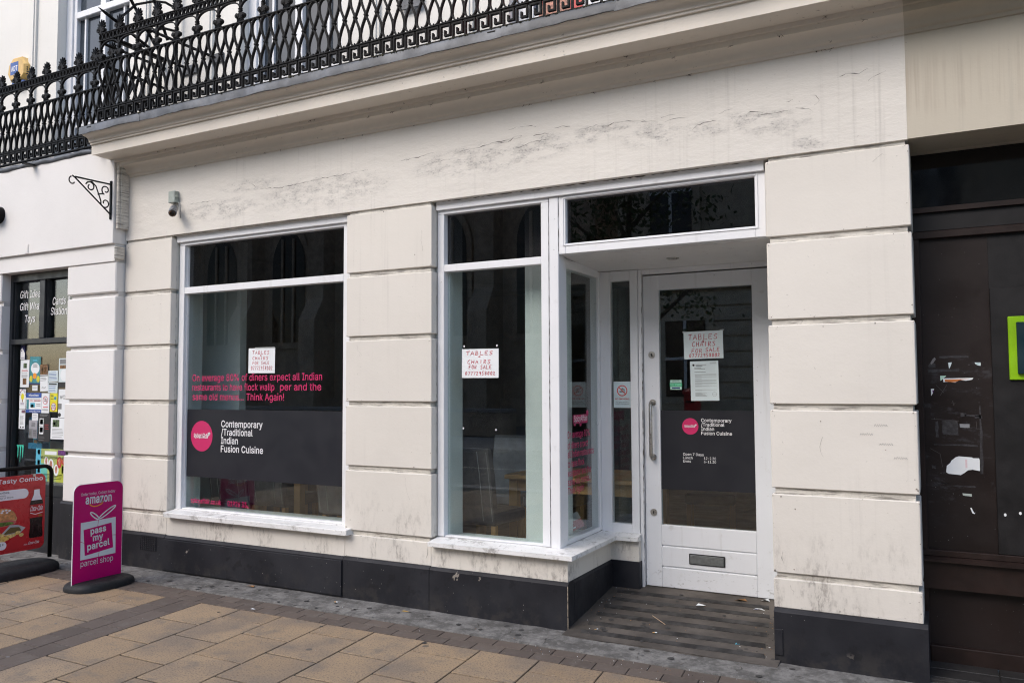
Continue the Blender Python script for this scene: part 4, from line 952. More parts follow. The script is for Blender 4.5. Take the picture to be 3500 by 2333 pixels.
# ---------------- inside, what the panes let one see
room = structure(bpy.data.objects.new('restaurant_room', None)); COL.objects.link(room)
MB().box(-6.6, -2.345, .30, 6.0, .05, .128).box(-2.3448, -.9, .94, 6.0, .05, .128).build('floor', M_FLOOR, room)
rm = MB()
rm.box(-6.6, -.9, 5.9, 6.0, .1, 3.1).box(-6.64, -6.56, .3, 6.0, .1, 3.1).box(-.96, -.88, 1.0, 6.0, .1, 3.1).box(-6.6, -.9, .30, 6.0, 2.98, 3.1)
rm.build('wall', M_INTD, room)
MB().box(-6.5, -5.829, .62, .70, .128, 2.98).box(-5.975, -5.965, .13, .30, .53, 2.95).build('partition', M_INT, room)
MB().box(-2.665, -2.36, .32, .46, .128, 2.98).build('column_casing', M_INT, room)
MB().box(M1 + .06, M1 + .075, .13, .31, .128, 2.95).build('window_lining', M_INT, room)
MB().box(L1 + .06, M0 - .06, .135, .42, .40, .52).box(M1 + .06, -2.36, .135, .32, .40, .512).box(-2.66, -2.345, .33, .79, .40, .515).build('window_board', M_INT, room)

# upper storey
UY = .40
u = MB()
UW = [(-8.235, -7.36), (-5.50, -4.60), (-2.68, -1.80)]
xs = [-20.0] + [q for a in UW for q in (a[0] - .15, a[1] + .15)] + [2.4]
for a, b_ in zip(xs[::2], xs[1::2]): u.box(a, b_, UY, UY + .3, 3.87, 8.0)
for a, b_ in UW: u.box(a - .15, b_ + .15, UY, UY + .3, 6.55, 8.0)
for xx in (-8.80, -6.95, -6.05, -4.1, -3.2, -1.2): u.box(xx - .06, xx + .06, UY - .025, UY, 3.95, 8.0).box(xx - .035, xx + .035, UY - .037, UY - .025, 3.95, 8.0)
u.build('upper_wall', M_UPPER, B)
MB().box(-6.70, 2.4, -.29, UY, 3.86, 3.921).build('balcony_floor', M_LEAD, B)
for a, b_ in UW:
    f = MB(); y0 = UY + .12
    f.box(a - .15, a - .05, y0 - .02, y0 + .1, 3.93, 6.55, 0, .004).box(b_ + .05, b_ + .15, y0 - .02, y0 + .1, 3.93, 6.55, 0, .004)
    f.box(a - .05, a, y0, y0 + .08, 3.93, 6.5, 0, .004).box(b_, b_ + .05, y0, y0 + .08, 3.93, 6.5, 0, .004)
    mid = (a + b_) / 2
    f.box(mid - .045, mid + .045, y0, y0 + .08, 3.98, 6.5, 0, .004)
    for z in (3.93, 5.62): f.box(a, b_, y0 - .01, y0 + .08, z, z + .075, 0, .006)
    f.box(a, b_, y0 + .01, y0 + .07, 4.42, 4.45, 0, .003).box(a - .05, b_ + .05, y0 + .0, y0 + .08, 6.48, 6.55)
    for q in ((a + .12), (b_ - .12)): f.box(q - .012, q + .012, y0 + .02, y0 + .06, 4.45, 5.62)
    sw = f.build('sash_window', M_WHITE, B)
    for c, dd in ((a, mid - .045), (mid + .045, b_)):
        for z0, z1 in ((4.005, 4.42), (4.45, 5.62), (5.695, 6.48)): pane(sw, c, dd, z0, z1, y0 + .045, M_UPGL)

# ================================================================ the gift shop next door
NB = thing('gift_shop_building', 'off white painted shopfront with black window frame and plain white sign board beside the restaurant', 'building', (-8.2, -.09, 0))
NY = -.09
def npier(x0, x1):
    MB().box(x0 + .03, x1 - .004, NY + .03, .10, .54, 2.76).build('pier_core', M_NJOINT, NB)
    for zb, zt in COURSES[:5]:
        if zt > 2.9: zt = 2.762
        if zb < .53: zb = .54
        j = random.uniform(-.002, .002)
        MB().box(x0 + j, x1 + j, NY + j, .0995, zb, zt, 0, .009).build('stone_block', M_NEIGH, NB)
npier(-7.362, L0 - .002)
npier(-9.45, -8.425)
npier(-11.8, -10.75)
npier(-20.0, -12.9)
MB().prism([(NY - .012, 0), (NY - .012, .522), (NY, .54), (.2, .54), (.2, 0)], -7.375, L0 + .012).build('plinth_panel', M_BLACK, NB)
for xa_, xb_ in ((-9.45, -8.41), (-11.81, -10.74), (-20.0, -12.89)):
    MB().prism([(NY - .012, 0), (NY - .012, .522), (NY, .54), (.2, .54), (.2, 0)], xa_, xb_).build('plinth_panel', M_BLACK, NB)
for xa_, xb_ in ((-10.75, -9.45), (-12.9, -11.8)):        # the shop's further windows along the street
    f2 = MB().box(xa_ + .01, xa_ + .08, .0, .08, .55, 2.762, 0, .004).box(xb_ - .08, xb_ - .01, .0, .08, .55, 2.762, 0, .004).box(xa_ + .081, xb_ - .081, .0, .08, 2.685, 2.762, 0, .004)
    f2.box(xa_ + .081, xb_ - .081, -.008, .08, 2.045, 2.098, 0, .005).box(xa_ + .081, xb_ - .081, .0, .08, .0, .665, 0, .004)
    f2 = f2.build('shop_window', M_BLACKJ, NB)
    pane(f2, xa_ + .07, xb_ - .07, .66, 2.05, .052, M_DARKGL); pane(f2, xa_ + .07, xb_ - .07, 2.09, 2.70, .052, M_DARKGL)
MB().box(-8.4095, -7.3755, -.012, .2, 0, .55).build('stallriser', M_BLACK, NB)
MB().box(-20.0, L0 - .004, -.130, .02, 2.925, 3.80, 0, .004).build('sign_board', M_NEIGH, NB)
MB().box(-20.0, L0 - .012, -.102, .02, 2.763, 2.9245, 0, .003).build('fascia', M_NEIGH, NB)
MB().box(-7.975, -7.925, -.135, -.1302, 2.93, 3.02, 0, .002).box(-7.968, -7.932, -.137, -.135, 2.94, 3.0, 0, .001).build('cover_plate', M_NEIGH, NB)
m = MB(); pts = []
x = -20.0
while x < -6.70:
    pts.append((x, -.118 + random.uniform(-.008, .008), 3.822 + random.uniform(-.007, .007))); x += .09
m.tube(pts, [random.uniform(.024, .032) for _ in pts], 8)
m.box(-20.0, -6.70, -.118, .4, 3.80, 3.826)
m.build('lead_roll', M_LEAD, NB, smooth=True)
# boxed pipe in the angle between the two buildings
m = MB().box(-6.652, -6.615, -.088, .0, 3.06, 3.66, 0, .004).box(-6.650, -6.62, -.112, -.089, 3.06, 3.70, 0, .004).box(-6.653, -6.625, -.125, -.02, 2.775, 2.90, 0, .012)
m.build('pipe_casing', M_JOINT, NB)
# window
F = MB()
F.box(-8.424, -8.3835, .0, .08, .55, 2.762, 0, .004).box(-7.930, -7.846, -.004, .08, 2.10, 2.68, 0, .004).box(-8.383, -7.3, .0, .08, 2.685, 2.762, 0, .004)
F.box(-8.383, -7.3, -.008, .08, 2.045, 2.098, 0, .005).box(-8.383, -7.3, .0, .08, .55, .665, 0, .004).box(-7.40, -7.30, .02, .08, .665, 2.7, 0, .004)
F.box(-8.383, -8.362, .02, .06, .665, 2.684).box(-7.8455, -7.83, .02, .06, 2.10, 2.684)
sw = F.build('shop_window', M_BLACKJ, NB)
pane(sw, -8.37, -7.929, 2.09, 2.70, .052, M_GLASS)
pane(sw, -7.847, -7.31, 2.09, 2.70, .052, M_GLASS)
pane(sw, -8.37, -7.31, .66, 2.05, .052, M_GLASS)
PN = facade(.052)
for body, x0, z, x1 in (('Gift Ideas', -8.338, 2.522, -7.955), ('Gift Wrap', -8.336, 2.398, -7.965), ('Toys', -8.246, 2.272, -8.080), ('Cards &', -7.800, 2.430, -7.52), ('Stationery', -7.826, 2.330, -7.44)):
    MB().text(PN, body, x0, z, .074, x1, 0, .006, .16, .002).build('lettering', M_WVIN, sw)
# cut lettering hidden behind the mullion stays hidden by the mullion itself
rm2 = MB().box(-9.4, -6.7, 2.6, 2.7, .1, 3.7).box(-9.45, -9.4, .1, 2.7, .1, 3.7).box(-6.72, -6.68, .1, 2.7, .1, 3.7).box(-9.4, -6.7, .1, 2.7, 3.0, 3.1).box(-9.4, -6.7, .1, 2.7, .05, .13)
rm2.build('interior_wall', M_SHOPD, NB)
MB().box(-8.32, -7.4, .32, .36, .45, 1.05).build('display_back', plain('cream display back', (.50, .46, .38)), NB)

# papers in that window; each is its own sheet with its own print
def sheet(name, label, cat, x0, x1, z0, z1, mats, draw, y=.048, tilt=0.0, group='notices in the gift shop window'):
    c, s_ = math.cos(tilt), math.sin(tilt)
    pl = (Vector(((x0 + x1) / 2, y, (z0 + z1) / 2)), Vector((c, 0, s_)), Vector((-s_, 0, c)))
    mb = MB(); W, H = x1 - x0, z1 - z0
    mb.rect(pl, -W / 2, W / 2, -H / 2, H / 2, 0.0, 0, .0012)
    q = lambda u0, u1, v0, v1, m, k=.0008: mb.rect(pl, (u0 - .5) * W, (u1 - .5) * W, (v0 - .5) * H, (v1 - .5) * H, k, m, .0004)
    draw(mb, pl, q, W, H)
    return tag(mb.build(name, mats), label, cat, group)
def lines(q, u0, u1, vs, m=1, h=.010):
    for v_ in vs: q(u0, u1 - random.uniform(0, .22) * (u1 - u0), v_ - h, v_ + h, m)
def tx(mb, pl, W, H, s_, u0, v0, cap, u1, m, bold=.01, k=.0016, slant=0): mb.text(pl, s_, (u0 - .5) * W, (v0 - .5) * H, cap * H, (u1 - .5) * W, m, bold, slant, k)
def d1(mb, pl, q, W, H):
    q(0, 1, .55, 1, 1); mb.flat(pl, [(-.5 * W, -.5 * H), (.42 * W, -.5 * H), (.42 * W, -.05 * H), (-.1 * W, .34 * H), (-.36 * W, .3 * H), (-.5 * W, .12 * H)], .0012, 2)
    mb.disc(pl, (-.28 * W, .12 * H), .10 * W, .0018, 1, 12); tx(mb, pl, W, H, 'LAVAZZA', .10, .06, .09, .86, 1, .02)
sheet('window_sticker', 'blue and white coffee sticker at the top corner of the gift shop window', 'sticker', -8.300, -8.225, 1.897, 2.036, [M_NAVY, M_NAVY, M_WVIN], d1)
def d2(mb, pl, q, W, H):
    q(.34, .72, .70, .88, 2); q(.30, .72, .10, .33, 3); lines(q, .15, .9, (.62, .59), 4, .007); lines(q, .15, .88, (.53, .46, .43, .40, .37), 1, .006)
sheet('notice', 'white notice with two small pictures below the coffee sticker', 'notice', -8.296, -8.150, 1.613, 1.890, [M_PAPER, M_INKG, M_GREENPIC, M_BROWNP, M_REDINK], d2)
def d3(mb, pl, q, W, H):
    mb.disc(pl, (.02 * W, .08 * H), .40 * W, .0008, 1, 28, .20 * H); mb.disc(pl, (.0, -.19 * H), .17 * W, .0012, 2, 20)
    for u_ in (-.33, .33): mb.disc(pl, (u_ * W, -.30 * H), .15 * W, .0012, 3, 10, .12 * H); mb.rect(pl, (u_ - .015) * W, (u_ + .015) * W, -.46 * H, -.3 * H, .0014, 4)
    lines(q, .32, .76, (.72, .69, .65, .62), 4, .008); lines(q, .25, .75, (.88, .85), 5, .009); q(.0, 1, .0, .05, 6)
sheet('event_poster', 'tall teal poster with white oval and orange sun', 'poster', -8.142, -7.966, 1.640, 1.920, [M_TEAL, M_PAPER, M_ORANGE, M_YEL, M_INKG, M_CYAN, M_NAVY], d3, tilt=-.03)
def d4(mb, pl, q, W, H):
    q(0, 1, .62, 1, 1); q(.3, .4, .66, .9, 3); q(.6, .7, .68, .88, 3); q(0, 1, .56, .60, 2); lines(q, .06, .95, (.50, .45, .40), 2, .008); mb.line(pl, [(-.28*W,-.38*H),(-.2*W,-.33*H),(-.1*W,-.40*H),(0,-.34*H),(.1*W,-.39*H),(.24*W,-.34*H)], .05*W, .001, 2)
sheet('flyer', 'narrow flyer with brown photograph along its top', 'flyer', -7.966, -7.842, 1.572, 1.840, [M_PAPER, M_BROWNP, M_INKG, M_YEL], d4, tilt=.04)
def d5(mb, pl, q, W, H): lines(q, .08, .95, (.84, .70, .58, .45, .32, .18), 1, .02)
sheet('note', 'upper of two lined handwritten notes between photograph flyer and pillar', 'note', -7.835, -7.684, 1.668, 1.776, [M_PAPERB, M_BLUE], d5, tilt=.02)
def d6(mb, pl, q, W, H):
    q(.08, .9, .76, .90, 1); lines(q, .08, .95, (.62, .45, .3, .15), 2, .02)
sheet('note', 'lower of two lined notes with bold heading between flyer and pillar', 'note', -7.835, -7.684, 1.556, 1.662, [M_PAPERB, M_INK, M_BLUE], d6, tilt=-.02)
def d7(mb, pl, q, W, H):
    q(.1, .9, .80, .97, 1); q(.1, .9, .64, .77, 2); mb.disc(pl, (0, -.08 * H), .34 * W, .001, 3, 16); q(0, 1, 0, .18, 4)
sheet('event_poster', 'pale poster with dark band at its foot half hidden by white pillar', 'poster', -7.672, -7.50, 1.610, 1.895, [M_PAPERB, M_INKG, M_BROWNP, M_PAPER, M_INK], d7)
def d8(mb, pl, q, W, H): lines(q, .1, .9, (.75, .5, .25), 1, .025)
sheet('paper_slip', 'small blank white slip under the teal poster', 'paper slip', -8.091, -8.005, 1.578, 1.632, [M_PAPER, M_INKG], d8)
def d9(mb, pl, q, W, H):
    mb.disc(pl, (.0, .12 * H), .25 * W, .001, 1, 16, .16 * H); q(.44, .56, .34, .55, 2)
    for k in range(7): a = k * .52; mb.disc(pl, (.42 * W * math.cos(a), .22 * H + .24 * H * math.sin(a)), .07 * W, .0013, 3 + k % 2, 8)
    lines(q, .2, .85, (.30, .26, .22), 4, .008)
sheet('leaflet', 'white leaflet with yellow tree drawing', 'leaflet', -8.300, -8.195, 1.395, 1.594, [M_PAPER, M_YEL, M_BROWNP, M_SKIN, M_PURPLE], d9)
def d10(mb, pl, q, W, H):
    q(0, 1, .76, 1, 1); q(0, 1, 0, .17, 1); tx(mb, pl, W, H, 'nicolites', .18, .83, .11, .82, 0, .02)
    tx(mb, pl, W, H, 'STILL SMOKING?', .24, .57, .08, .98, 2, .01); tx(mb, pl, W, H, 'AVAILABLE HERE', .22, .04, .08, .97, 0, .01)
    lines(q, .05, .98, (.71,), 3, .012); q(.28, .60, .28, .50, 4); q(.33, .5, .26, .42, 5); q(.03, .18, .18, .66, 6); q(.68, .95, .42, .45, 3); q(.68, .95, .34, .37, 3)
sheet('advert', 'blue and white advert for electric cigarettes asking still smoking', 'advert', -8.185, -7.938, 1.358, 1.556, [M_PAPER, M_BLUE, M_RED, M_INKG, M_CYAN, M_GREENPIC, M_TEAL], d10)
def nosmoke(mb, pl, c, r, ring, ink, k=.0014):
    mb.line(pl, [(c[0] + r * math.cos(a * .314), c[1] + r * math.sin(a * .314)) for a in range(20)], r * .2, k, ring, True)
    mb.rect(pl, c[0] - r * .55, c[0] + r * .35, c[1] - r * .28, c[1] - r * .08, k, ink); mb.rect(pl, c[0] + r * .38, c[0] + r * .55, c[1] - r * .28, c[1] - r * .08, k, ink)
    mb.line(pl, [(c[0] + r * .45, c[1] + r * .0), (c[0] + r * .5, c[1] + r * .25), (c[0] + r * .1, c[1] + r * .2), (c[0] + r * .0, c[1] + r * .5)], r * .13, k, ink)
    mb.line(pl, [(c[0] + r * .3, c[1] + r * .1), (c[0] + r * .2, c[1] + r * .45), (c[0] - r * .2, c[1] + r * .35)], r * .11, k, ink)
    mb.line(pl, [(c[0] - r * .68, c[1] + r * .68), (c[0] + r * .68, c[1] - r * .68)], r * .18, k + .0004, ring)
def d11(mb, pl, q, W, H):
    nosmoke(mb, pl, (0, .14 * H), .30 * W, 1, 2); q(.2, .85, .27, .33, 1); lines(q, .12, .9, (.18, .13), 2, .014)
sheet('no_smoking_sign', 'white no smoking notice beside the yellow age notice', 'sign', -7.934, -7.808, 1.357, 1.554, [M_PAPER, plain('faded red print', (.62, .22, .24)), M_INKG], d11)
def d12(mb, pl, q, W, H):
    mb.disc(pl, (0, -.2 * H), .34 * W, .001, 1, 24); mb.line(pl, [(.32 * W * math.cos(a * .314), -.2 * H + .32 * W * math.sin(a * .314)) for a in range(20)], .05 * W, .0014, 2, True)
    tx(mb, pl, W, H, 'NO ID', .28, .33, .07, .72, 3, .03); tx(mb, pl, W, H, 'NO SALE', .24, .21, .07, .76, 2, .03); mb.disc(pl, (.2 * W, .24 * H), .16 * W, .001, 4, 16); tx(mb, pl, W, H, '18', .60, .69, .10, .80, 3, .02)
    lines(q, .1, .5, (.92, .85, .78, .70), 3, .012); q(0, 1, 0, .05, 3)
sheet('age_notice', 'bright yellow age eighteen notice with round red stamp', 'notice', -7.798, -7.680, 1.362, 1.554, [M_YEL, M_PAPER, M_RED, M_INK, M_CYAN], d12)
def d13(mb, pl, q, W, H):
    tx(mb, pl, W, H, 'VO', .12, .66, .13, .62, 1, .0); q(.0, .3, .3, .5, 2); mb.disc(pl, (-.38 * W, -.40 * H), .14 * W, .001, 1, 14, .07 * H)
sheet('event_poster', 'grey and white poster with big black letters cut off by the pillar', 'poster', -7.665, -7.49, 1.314, 1.592, [M_PAPER, M_INK, M_INKG], d13)
def d14(mb, pl, q, W, H):
    for k in range(6): mb.disc(pl, ((.1 + .18 * (k % 3)) * W - .1 * W, (.42 - .07 * (k // 3)) * H), .09 * W, .001, 1 + k % 2, 8)
    lines(q, .2, .8, (.66, .6, .54, .48, .42, .36, .30, .24), 3, .008); q(.2, .4, .05, .12, 4); q(.6, .8, .05, .12, 4)
sheet('leaflet', 'white leaflet of small round pictures under the yellow tree leaflet', 'leaflet', -8.300, -8.195, 1.193, 1.391, [M_PAPER, M_PURPLE, M_BROWNP, M_INKG, M_INK], d14)
sheet('paper_slip', 'small white typed card tucked below the blue advert', 'paper slip', -8.083, -7.985, 1.283, 1.354, [M_PAPER, M_INKG], d8)
def d16(mb, pl, q, W, H):
    lines(q, .3, .8, (.86, .80, .72, .66), 1, .012); q(.0, .45, .0, .52, 2); q(.1, .2, .2, .4, 3); q(.5, .95, .05, .5, 4); lines(q, .55, .9, (.4, .3, .2), 1, .01)
sheet('notice', 'grey notice with dark photograph over the blue leaflet rack', 'notice', -8.128, -7.992, 1.104, 1.283, [plain('grey paper', (.33, .33, .36)), M_INK, M_INKG, M_SKIN, plain('mid grey print', (.2, .2, .22))], d16)
def d17(mb, pl, q, W, H):
    for v0, t_ in ((.55, .02), (.27, -.02)): q(.12, .46, v0, v0 + .27, 1); q(.16, .42, v0 + .06, v0 + .24, 2)
    lines(q, .15, .85, (.95, .91), 3, .012); lines(q, .55, .92, (.6, .53, .46), 4, .008); lines(q, .05, .6, (.18, .14, .06), 3, .006)
sheet('event_poster', 'black poster with two white bordered snapshots', 'poster', -7.980, -7.788, 1.072, 1.355, [M_INK, M_PAPER, M_INKG, M_INKG, M_RED], d17)
def d18(mb, pl, q, W, H): q(.14, .62, .58, .92, 1); q(.2, .35, .66, .8, 2); lines(q, .12, .95, (.48, .42, .36, .30, .22, .1), 3, .008)
sheet('letter', 'white letter with green picture beside black poster', 'letter', -7.776, -7.56, 1.103, 1.310, [M_PAPER, M_GREENPIC, M_PAPERB, M_INKG], d18)
def d19(mb, pl, q, W, H):
    q(0, .18, 0, 1, 1); q(.18, .4, 0, .55, 8); q(.7, 1, .0, .7, 2); q(.3, .7, .82, .93, 3); q(.74, 1, .82, .98, 4)
    tx(mb, pl, W, H, 'MELA 2013 FESTIVAL OF ARTS', .17, .70, .075, 1.0, 5, .012)
    for u_, v_, r_, m_ in ((.36, .6, .07, 3), (.52, .5, .09, 3), (.70, .36, .08, 3), (.80, .6, .08, 6), (.93, .64, .05, 6)):
        mb.disc(pl, ((u_ - .5) * W, (v_ - .5) * H), r_ * W, .0012, m_, 14, r_ * W * 1.5); mb.disc(pl, ((u_ - .5) * W, (v_ - .48) * H), r_ * W * .5, .0016, 7, 10, r_ * W)
    for u_, v_ in ((.06, .82), (.06, .5), (.07, .25)): q(u_, u_ + .08, v_, v_ + .14, 6)
    lines(q, .2, .95, (.22, .18, .14, .09), 5, .008); q(.88, .98, .28, .5, 7)
sheet('festival_poster', 'colourful yellow green and blue arts festival poster low in the window', 'poster', -8.000, -7.53, .688, 1.006, [plain('soft lime print', (.36, .44, .13)), M_CYAN, plain('leaf yellow print', (.45, .50, .06)), M_PAPER, M_PURPLE, M_INK, M_RED, M_SKIN, plain('aqua print', (.12, .45, .38))], d19)
c = MB()
for k in range(3):
    xx = -8.318 + .040 * k; zb = .895 - .045 * (k == 1)
    c.flat(PN, [(xx - .012, 1.03), (xx + .004, 1.034), (xx + .030, 1.028), (xx + .024, .98), (xx + .020, .93), (xx + .010, zb), (xx + .008, .95), (xx + .008, 1.0)], .002)
tag(c.build('window_decal', plain('mint green vinyl', (.06, .55, .40), .4)), 'mint green claw mark decal on gift shop glass', 'decal')
rk = thing('leaflet_rack', 'blue plastic leaflet rack behind the notices in the shop window', 'rack', (-8.1, .12, .98))
MB().box(-8.25, -7.98, .17, .18, .985, 1.35).build('back_panel', M_CYAN, rk)
for z in (.99, 1.10, 1.25): MB().box(-8.22, -7.99, .10, .165, z, z + .06, 0, .003).build('pocket', plain('blue acrylic', (.02, .20, .36), .3), rk)
MB().box(-8.16, -8.11, .12, .13, 1.0, 1.08).box(-8.08, -8.03, .12, .13, 1.0, 1.08, 1).build('leaflet', [M_BROWNP, M_GREENPIC], rk)

# black round lamp on the sign board, at the picture's edge
lp = thing('wall_lamp', 'black round bulkhead lamp on the white sign board', 'lamp', (-8.415, -.13, 3.36))
a = MB().cyl((-8.415, -.20, 3.36), .085, .07, 'y', 24); a.build('base', M_IRON, lp, smooth=40)
pr = [(.085 * math.cos(k / 6 * math.pi / 2), .05 * math.sin(k / 6 * math.pi / 2)) for k in range(6)]
a = MB()
a.tube([(-8.415, -.2005 - h, 3.36) for r, h in pr], [max(r, .006) for r, h in pr], 24); a.build('cover', M_IRON, lp, smooth=50)

# wrought iron hanging-sign bracket on the sign board
br = thing('sign_bracket', 'empty black scrolled iron bracket projecting from white sign board', 'bracket', (-6.688, -.13, 3.15))
bx = -6.692
MB().box(bx - .012, bx + .012, -.142, -.131, 3.145, 3.50, 0, .002).build('mounting_bar', M_IRON, br)
sp = (Vector((bx, -.136, 0)), Vector((0, -1, 0)), Vector((0, 0, 1)))
def rod(mb, pts, r=.006): mb.tube([(bx, -.136 - u_, z_) for u_, z_ in pts], r, 6)
a = MB(); rod(a, [(.0, 3.468), (.352, 3.462)], .0075); rod(a, [(0, 3.19), (.352, 3.455), (.378, 3.468)], .0075); a.build('arm', M_IRON, br, smooth=True)
def spiral(c, r0, turns, a0, sgn): return [(c[0] + r0 * (1 - .62 * k / 22) * math.cos(a0 + sgn * turns * 2 * math.pi * k / 22), c[1] + r0 * (1 - .62 * k / 22) * math.sin(a0 + sgn * turns * 2 * math.pi * k / 22)) for k in range(23)]
a = MB(); rod(a, spiral((.372, 3.420), .042, .62, 1.2, -1)); a.build('end_scroll', M_IRON, br, smooth=True)
a = MB(); rod(a, list(reversed(spiral((.205, 3.405), .046, 1.1, .3, 1)))[:] + [(.235, 3.44)]); rod(a, [(.235, 3.44), (.19, 3.452), (.15, 3.42), (.125, 3.36), (.10, 3.30)] + spiral((.055, 3.285), .046, 1.0, -.4, -1)); a.build('scroll', M_IRON, br, smooth=True)
a = MB(); rod(a, [(.13, 3.35), (.09, 3.365)] + spiral((.052, 3.405), .044, 1.0, -1.2, 1)); a.build('scroll', M_IRON, br, smooth=True)

# intruder alarm box
al = thing('alarm_box', 'sun faded yellow six sided alarm box with blue badge on the upper wall', 'alarm box', (-8.99, UY, 4.98))
ap = [(-9.13, 5.09), (-9.11, 5.20), (-9.03, 5.275), (-8.89, 5.27), (-8.80, 5.17), (-8.80, 5.06), (-8.86, 5.005), (-9.08, 5.01)]
a = MB(); cxm, czm = -8.965, 5.13
b_ = [((p[0] - cxm) * .86 + cxm, (p[1] - czm) * .86 + czm) for p in ap]; n = len(ap)
a.add([(p[0], UY, p[1]) for p in ap] + [(p[0], UY - .07, p[1]) for p in ap] + [(p[0], UY - .095, p[1]) for p in b_], [tuple(range(n)), tuple(range(2 * n, 3 * n))] + [(q + k, q + (k + 1) % n, q + n + (k + 1) % n, q + n + k) for q in (0, n) for k in range(n)])
a.build('cover', M_ADTY, al)
MB().box(-9.07, -8.85, UY - .075, UY, 4.965, 5.004, 0, .006).build('strobe_lens', M_ADTB, al)
a = MB(); pa = facade(UY - .095); a.rect(pa, -9.065, -8.92, 5.075, 5.215, .001); a.text(pa, 'ADT', -9.05, 5.115, .055, -8.935, 1, .03, 0, .002); a.build('badge', [M_ADTB, M_WVIN], al)
a = MB()
for k in range(4): a.box(-8.855, -8.795, UY - .074, UY - .06, 5.055 + .024 * k, 5.067 + .024 * k)
a.build('sounder_slot', M_DARKH, al)

# security camera over the left window
cc = thing('security_camera', 'small bullet security camera wrapped in clear film under grey junction box', 'camera', (-5.98, 0, 3.29))
MB().box(-6.03, -5.948, -.05, -.0002, 3.24, 3.345, 0, .004).build('junction_box', M_GREYP, cc)
MB().cyl((-5.946, -.03, 3.295), .014, .012, 'x', 12).build('gland', M_GREYP, cc, smooth=40)
MB().tube([(-5.965, -.03, 3.236), (-5.955, -.05, 3.205), (-5.945, -.07, 3.18)], .014, 8).build('stalk', M_STEEL, cc, smooth=True)
ax = Vector((.60, -.62, -.50)).normalized(); c0 = Vector((-5.945, -.055, 3.185))
a = MB(); a.tube([c0 - ax * .02, c0, c0 + ax * .05, c0 + ax * .125, c0 + ax * .14], [.026, .032, .035, .035, .033], 12); a.build('body', M_FOIL, cc, smooth=30)
a = MB(); a.tube([c0 + ax * .1402, c0 + ax * .146], [.031, .029], 8); a.build('lens_plate', M_INK, cc)
a = MB(); a.tube([c0 + ax * .1462, c0 + ax * .149], [.016, .012], 14); a.build('lens', M_DARKGL, cc)
a = MB()
uu = ax.cross(Vector((0, 0, 1))).normalized(); vv = ax.cross(uu)
for k in range(12): q = c0 + ax * .1465 + uu * (.021 * math.cos(k * .5236)) + vv * (.021 * math.sin(k * .5236)); a.ell(q, (.004, .004, .004), 0, 5)
a.build('infrared_led', M_BROWNP, cc)
a = MB(); a.tube([(-5.93, -.02, 3.24), (-5.895, -.03, 3.20), (-5.885, -.04, 3.14), (-5.90, -.02, 3.10)], .004, 6); a.build('cable', M_INKG, cc, smooth=True)

# ================================================================ boarded shopfront to the right
RB = thing('boarded_shop_building', 'aged buff building whose recessed shopfront is boarded in dark brown, right of the restaurant', 'building', (-.1, 0, 0))
MB().box(-.1195, 3.2, -.001, .345, ZF0 + .002, ZF1).build('frieze', M_BUFF, RB)
co2 = cornice(-.1195, 3.2, M_BUFF, RB)
MB().box(-.116, 3.2, -.434, .3, 3.864, 3.934).build('lead_sheet', M_LEAD, co2)
RYf = .35
MB().box(-.14, 3.2, .3455, .6, 2.962, 3.0).build('recess_soffit', M_BUFF, RB)
MB().box(-.135, 3.2, .385, .40, 2.64, 2.962).build('transom_glass', M_DARKGL, RB)
MB().prism([(.385, 2.638), (RYf - .035, 2.632), (RYf - .035, 2.603), (.40, 2.603)], -.135, 3.2).build('transom_rail', M_BRFRAME, RB)
MB().box(-.135, 3.2, RYf - .012, .40, 2.496, 2.602, 0, .002).build('signband', M_BRPANEL, RB)
fm = MB()
fm.box(-.135, 3.2, RYf - .02, .40, 2.452, 2.4945, 0, .003).box(-.135, -.086, RYf - .018, .40, .66, 2.4515, 0, .003)
fm.box(-.135, 3.2, RYf - .02, .40, .625, .6595, 0, .003).build('door_frame', M_BRFRAME, RB)
MB().box(-.0855, .262, RYf + .008, .40, .6598, 2.4515).build('boarding_panel', M_BROWN, RB)
MB().box(.2625, 3.2, RYf - .004, .40, .6598, 2.146, 0, .003).box(.2625, 3.2, RYf + .0085, .40, 2.1465, 2.4515).build('boarding_panel', M_BRPANEL, RB)
MB().prism([(RYf - .02, .6245), (RYf - .06, .612), (RYf - .06, .60), (RYf - .03, .598), (RYf - .03, .445), (.40, .445), (.40, .6245)], -.135, 3.2).build('stall_rail', M_BRFRAME, RB)
MB().box(-.135, 3.2, RYf + .03, .40, .12, .4445).build('stall_panel', M_BROWN, RB)
MB().box(-.135, -.09, RYf - .01, .40, .02, .4445, 0, .003).box(-.0895, 3.2, RYf - .012, .40, .03, .12, 0, .003).build('kick_board', M_BRFRAME, RB)
fl = MB()
for i in range(9):
    for j in range(2):
        MB().box(-.10 + .34 * i + .003, .24 + .34 * i - .003, .075 + .145 * j, .216 + .145 * j, -.02, .030 + .003 * j, 0, .002).build('floor_tile', M_TILE, RB)
MB().box(-.112, 3.2, .03, .072, -.02, .028, 0, .003).build('threshold', M_STRIP, RB)
gp = thing('lime_sign', 'lime green sign with dark teal centre fixed to the dark boarding', 'sign', (.6, RYf, 1.63))
MB().box(.345, .98, RYf - .022, RYf - .0045, 1.627, 1.980, 0, .003).build('backplate', M_LIME, gp)
MB().box(.384, .94, RYf - .045, RYf - .0225, 1.659, 1.946, 0, .003).build('face', M_DTEAL, gp)
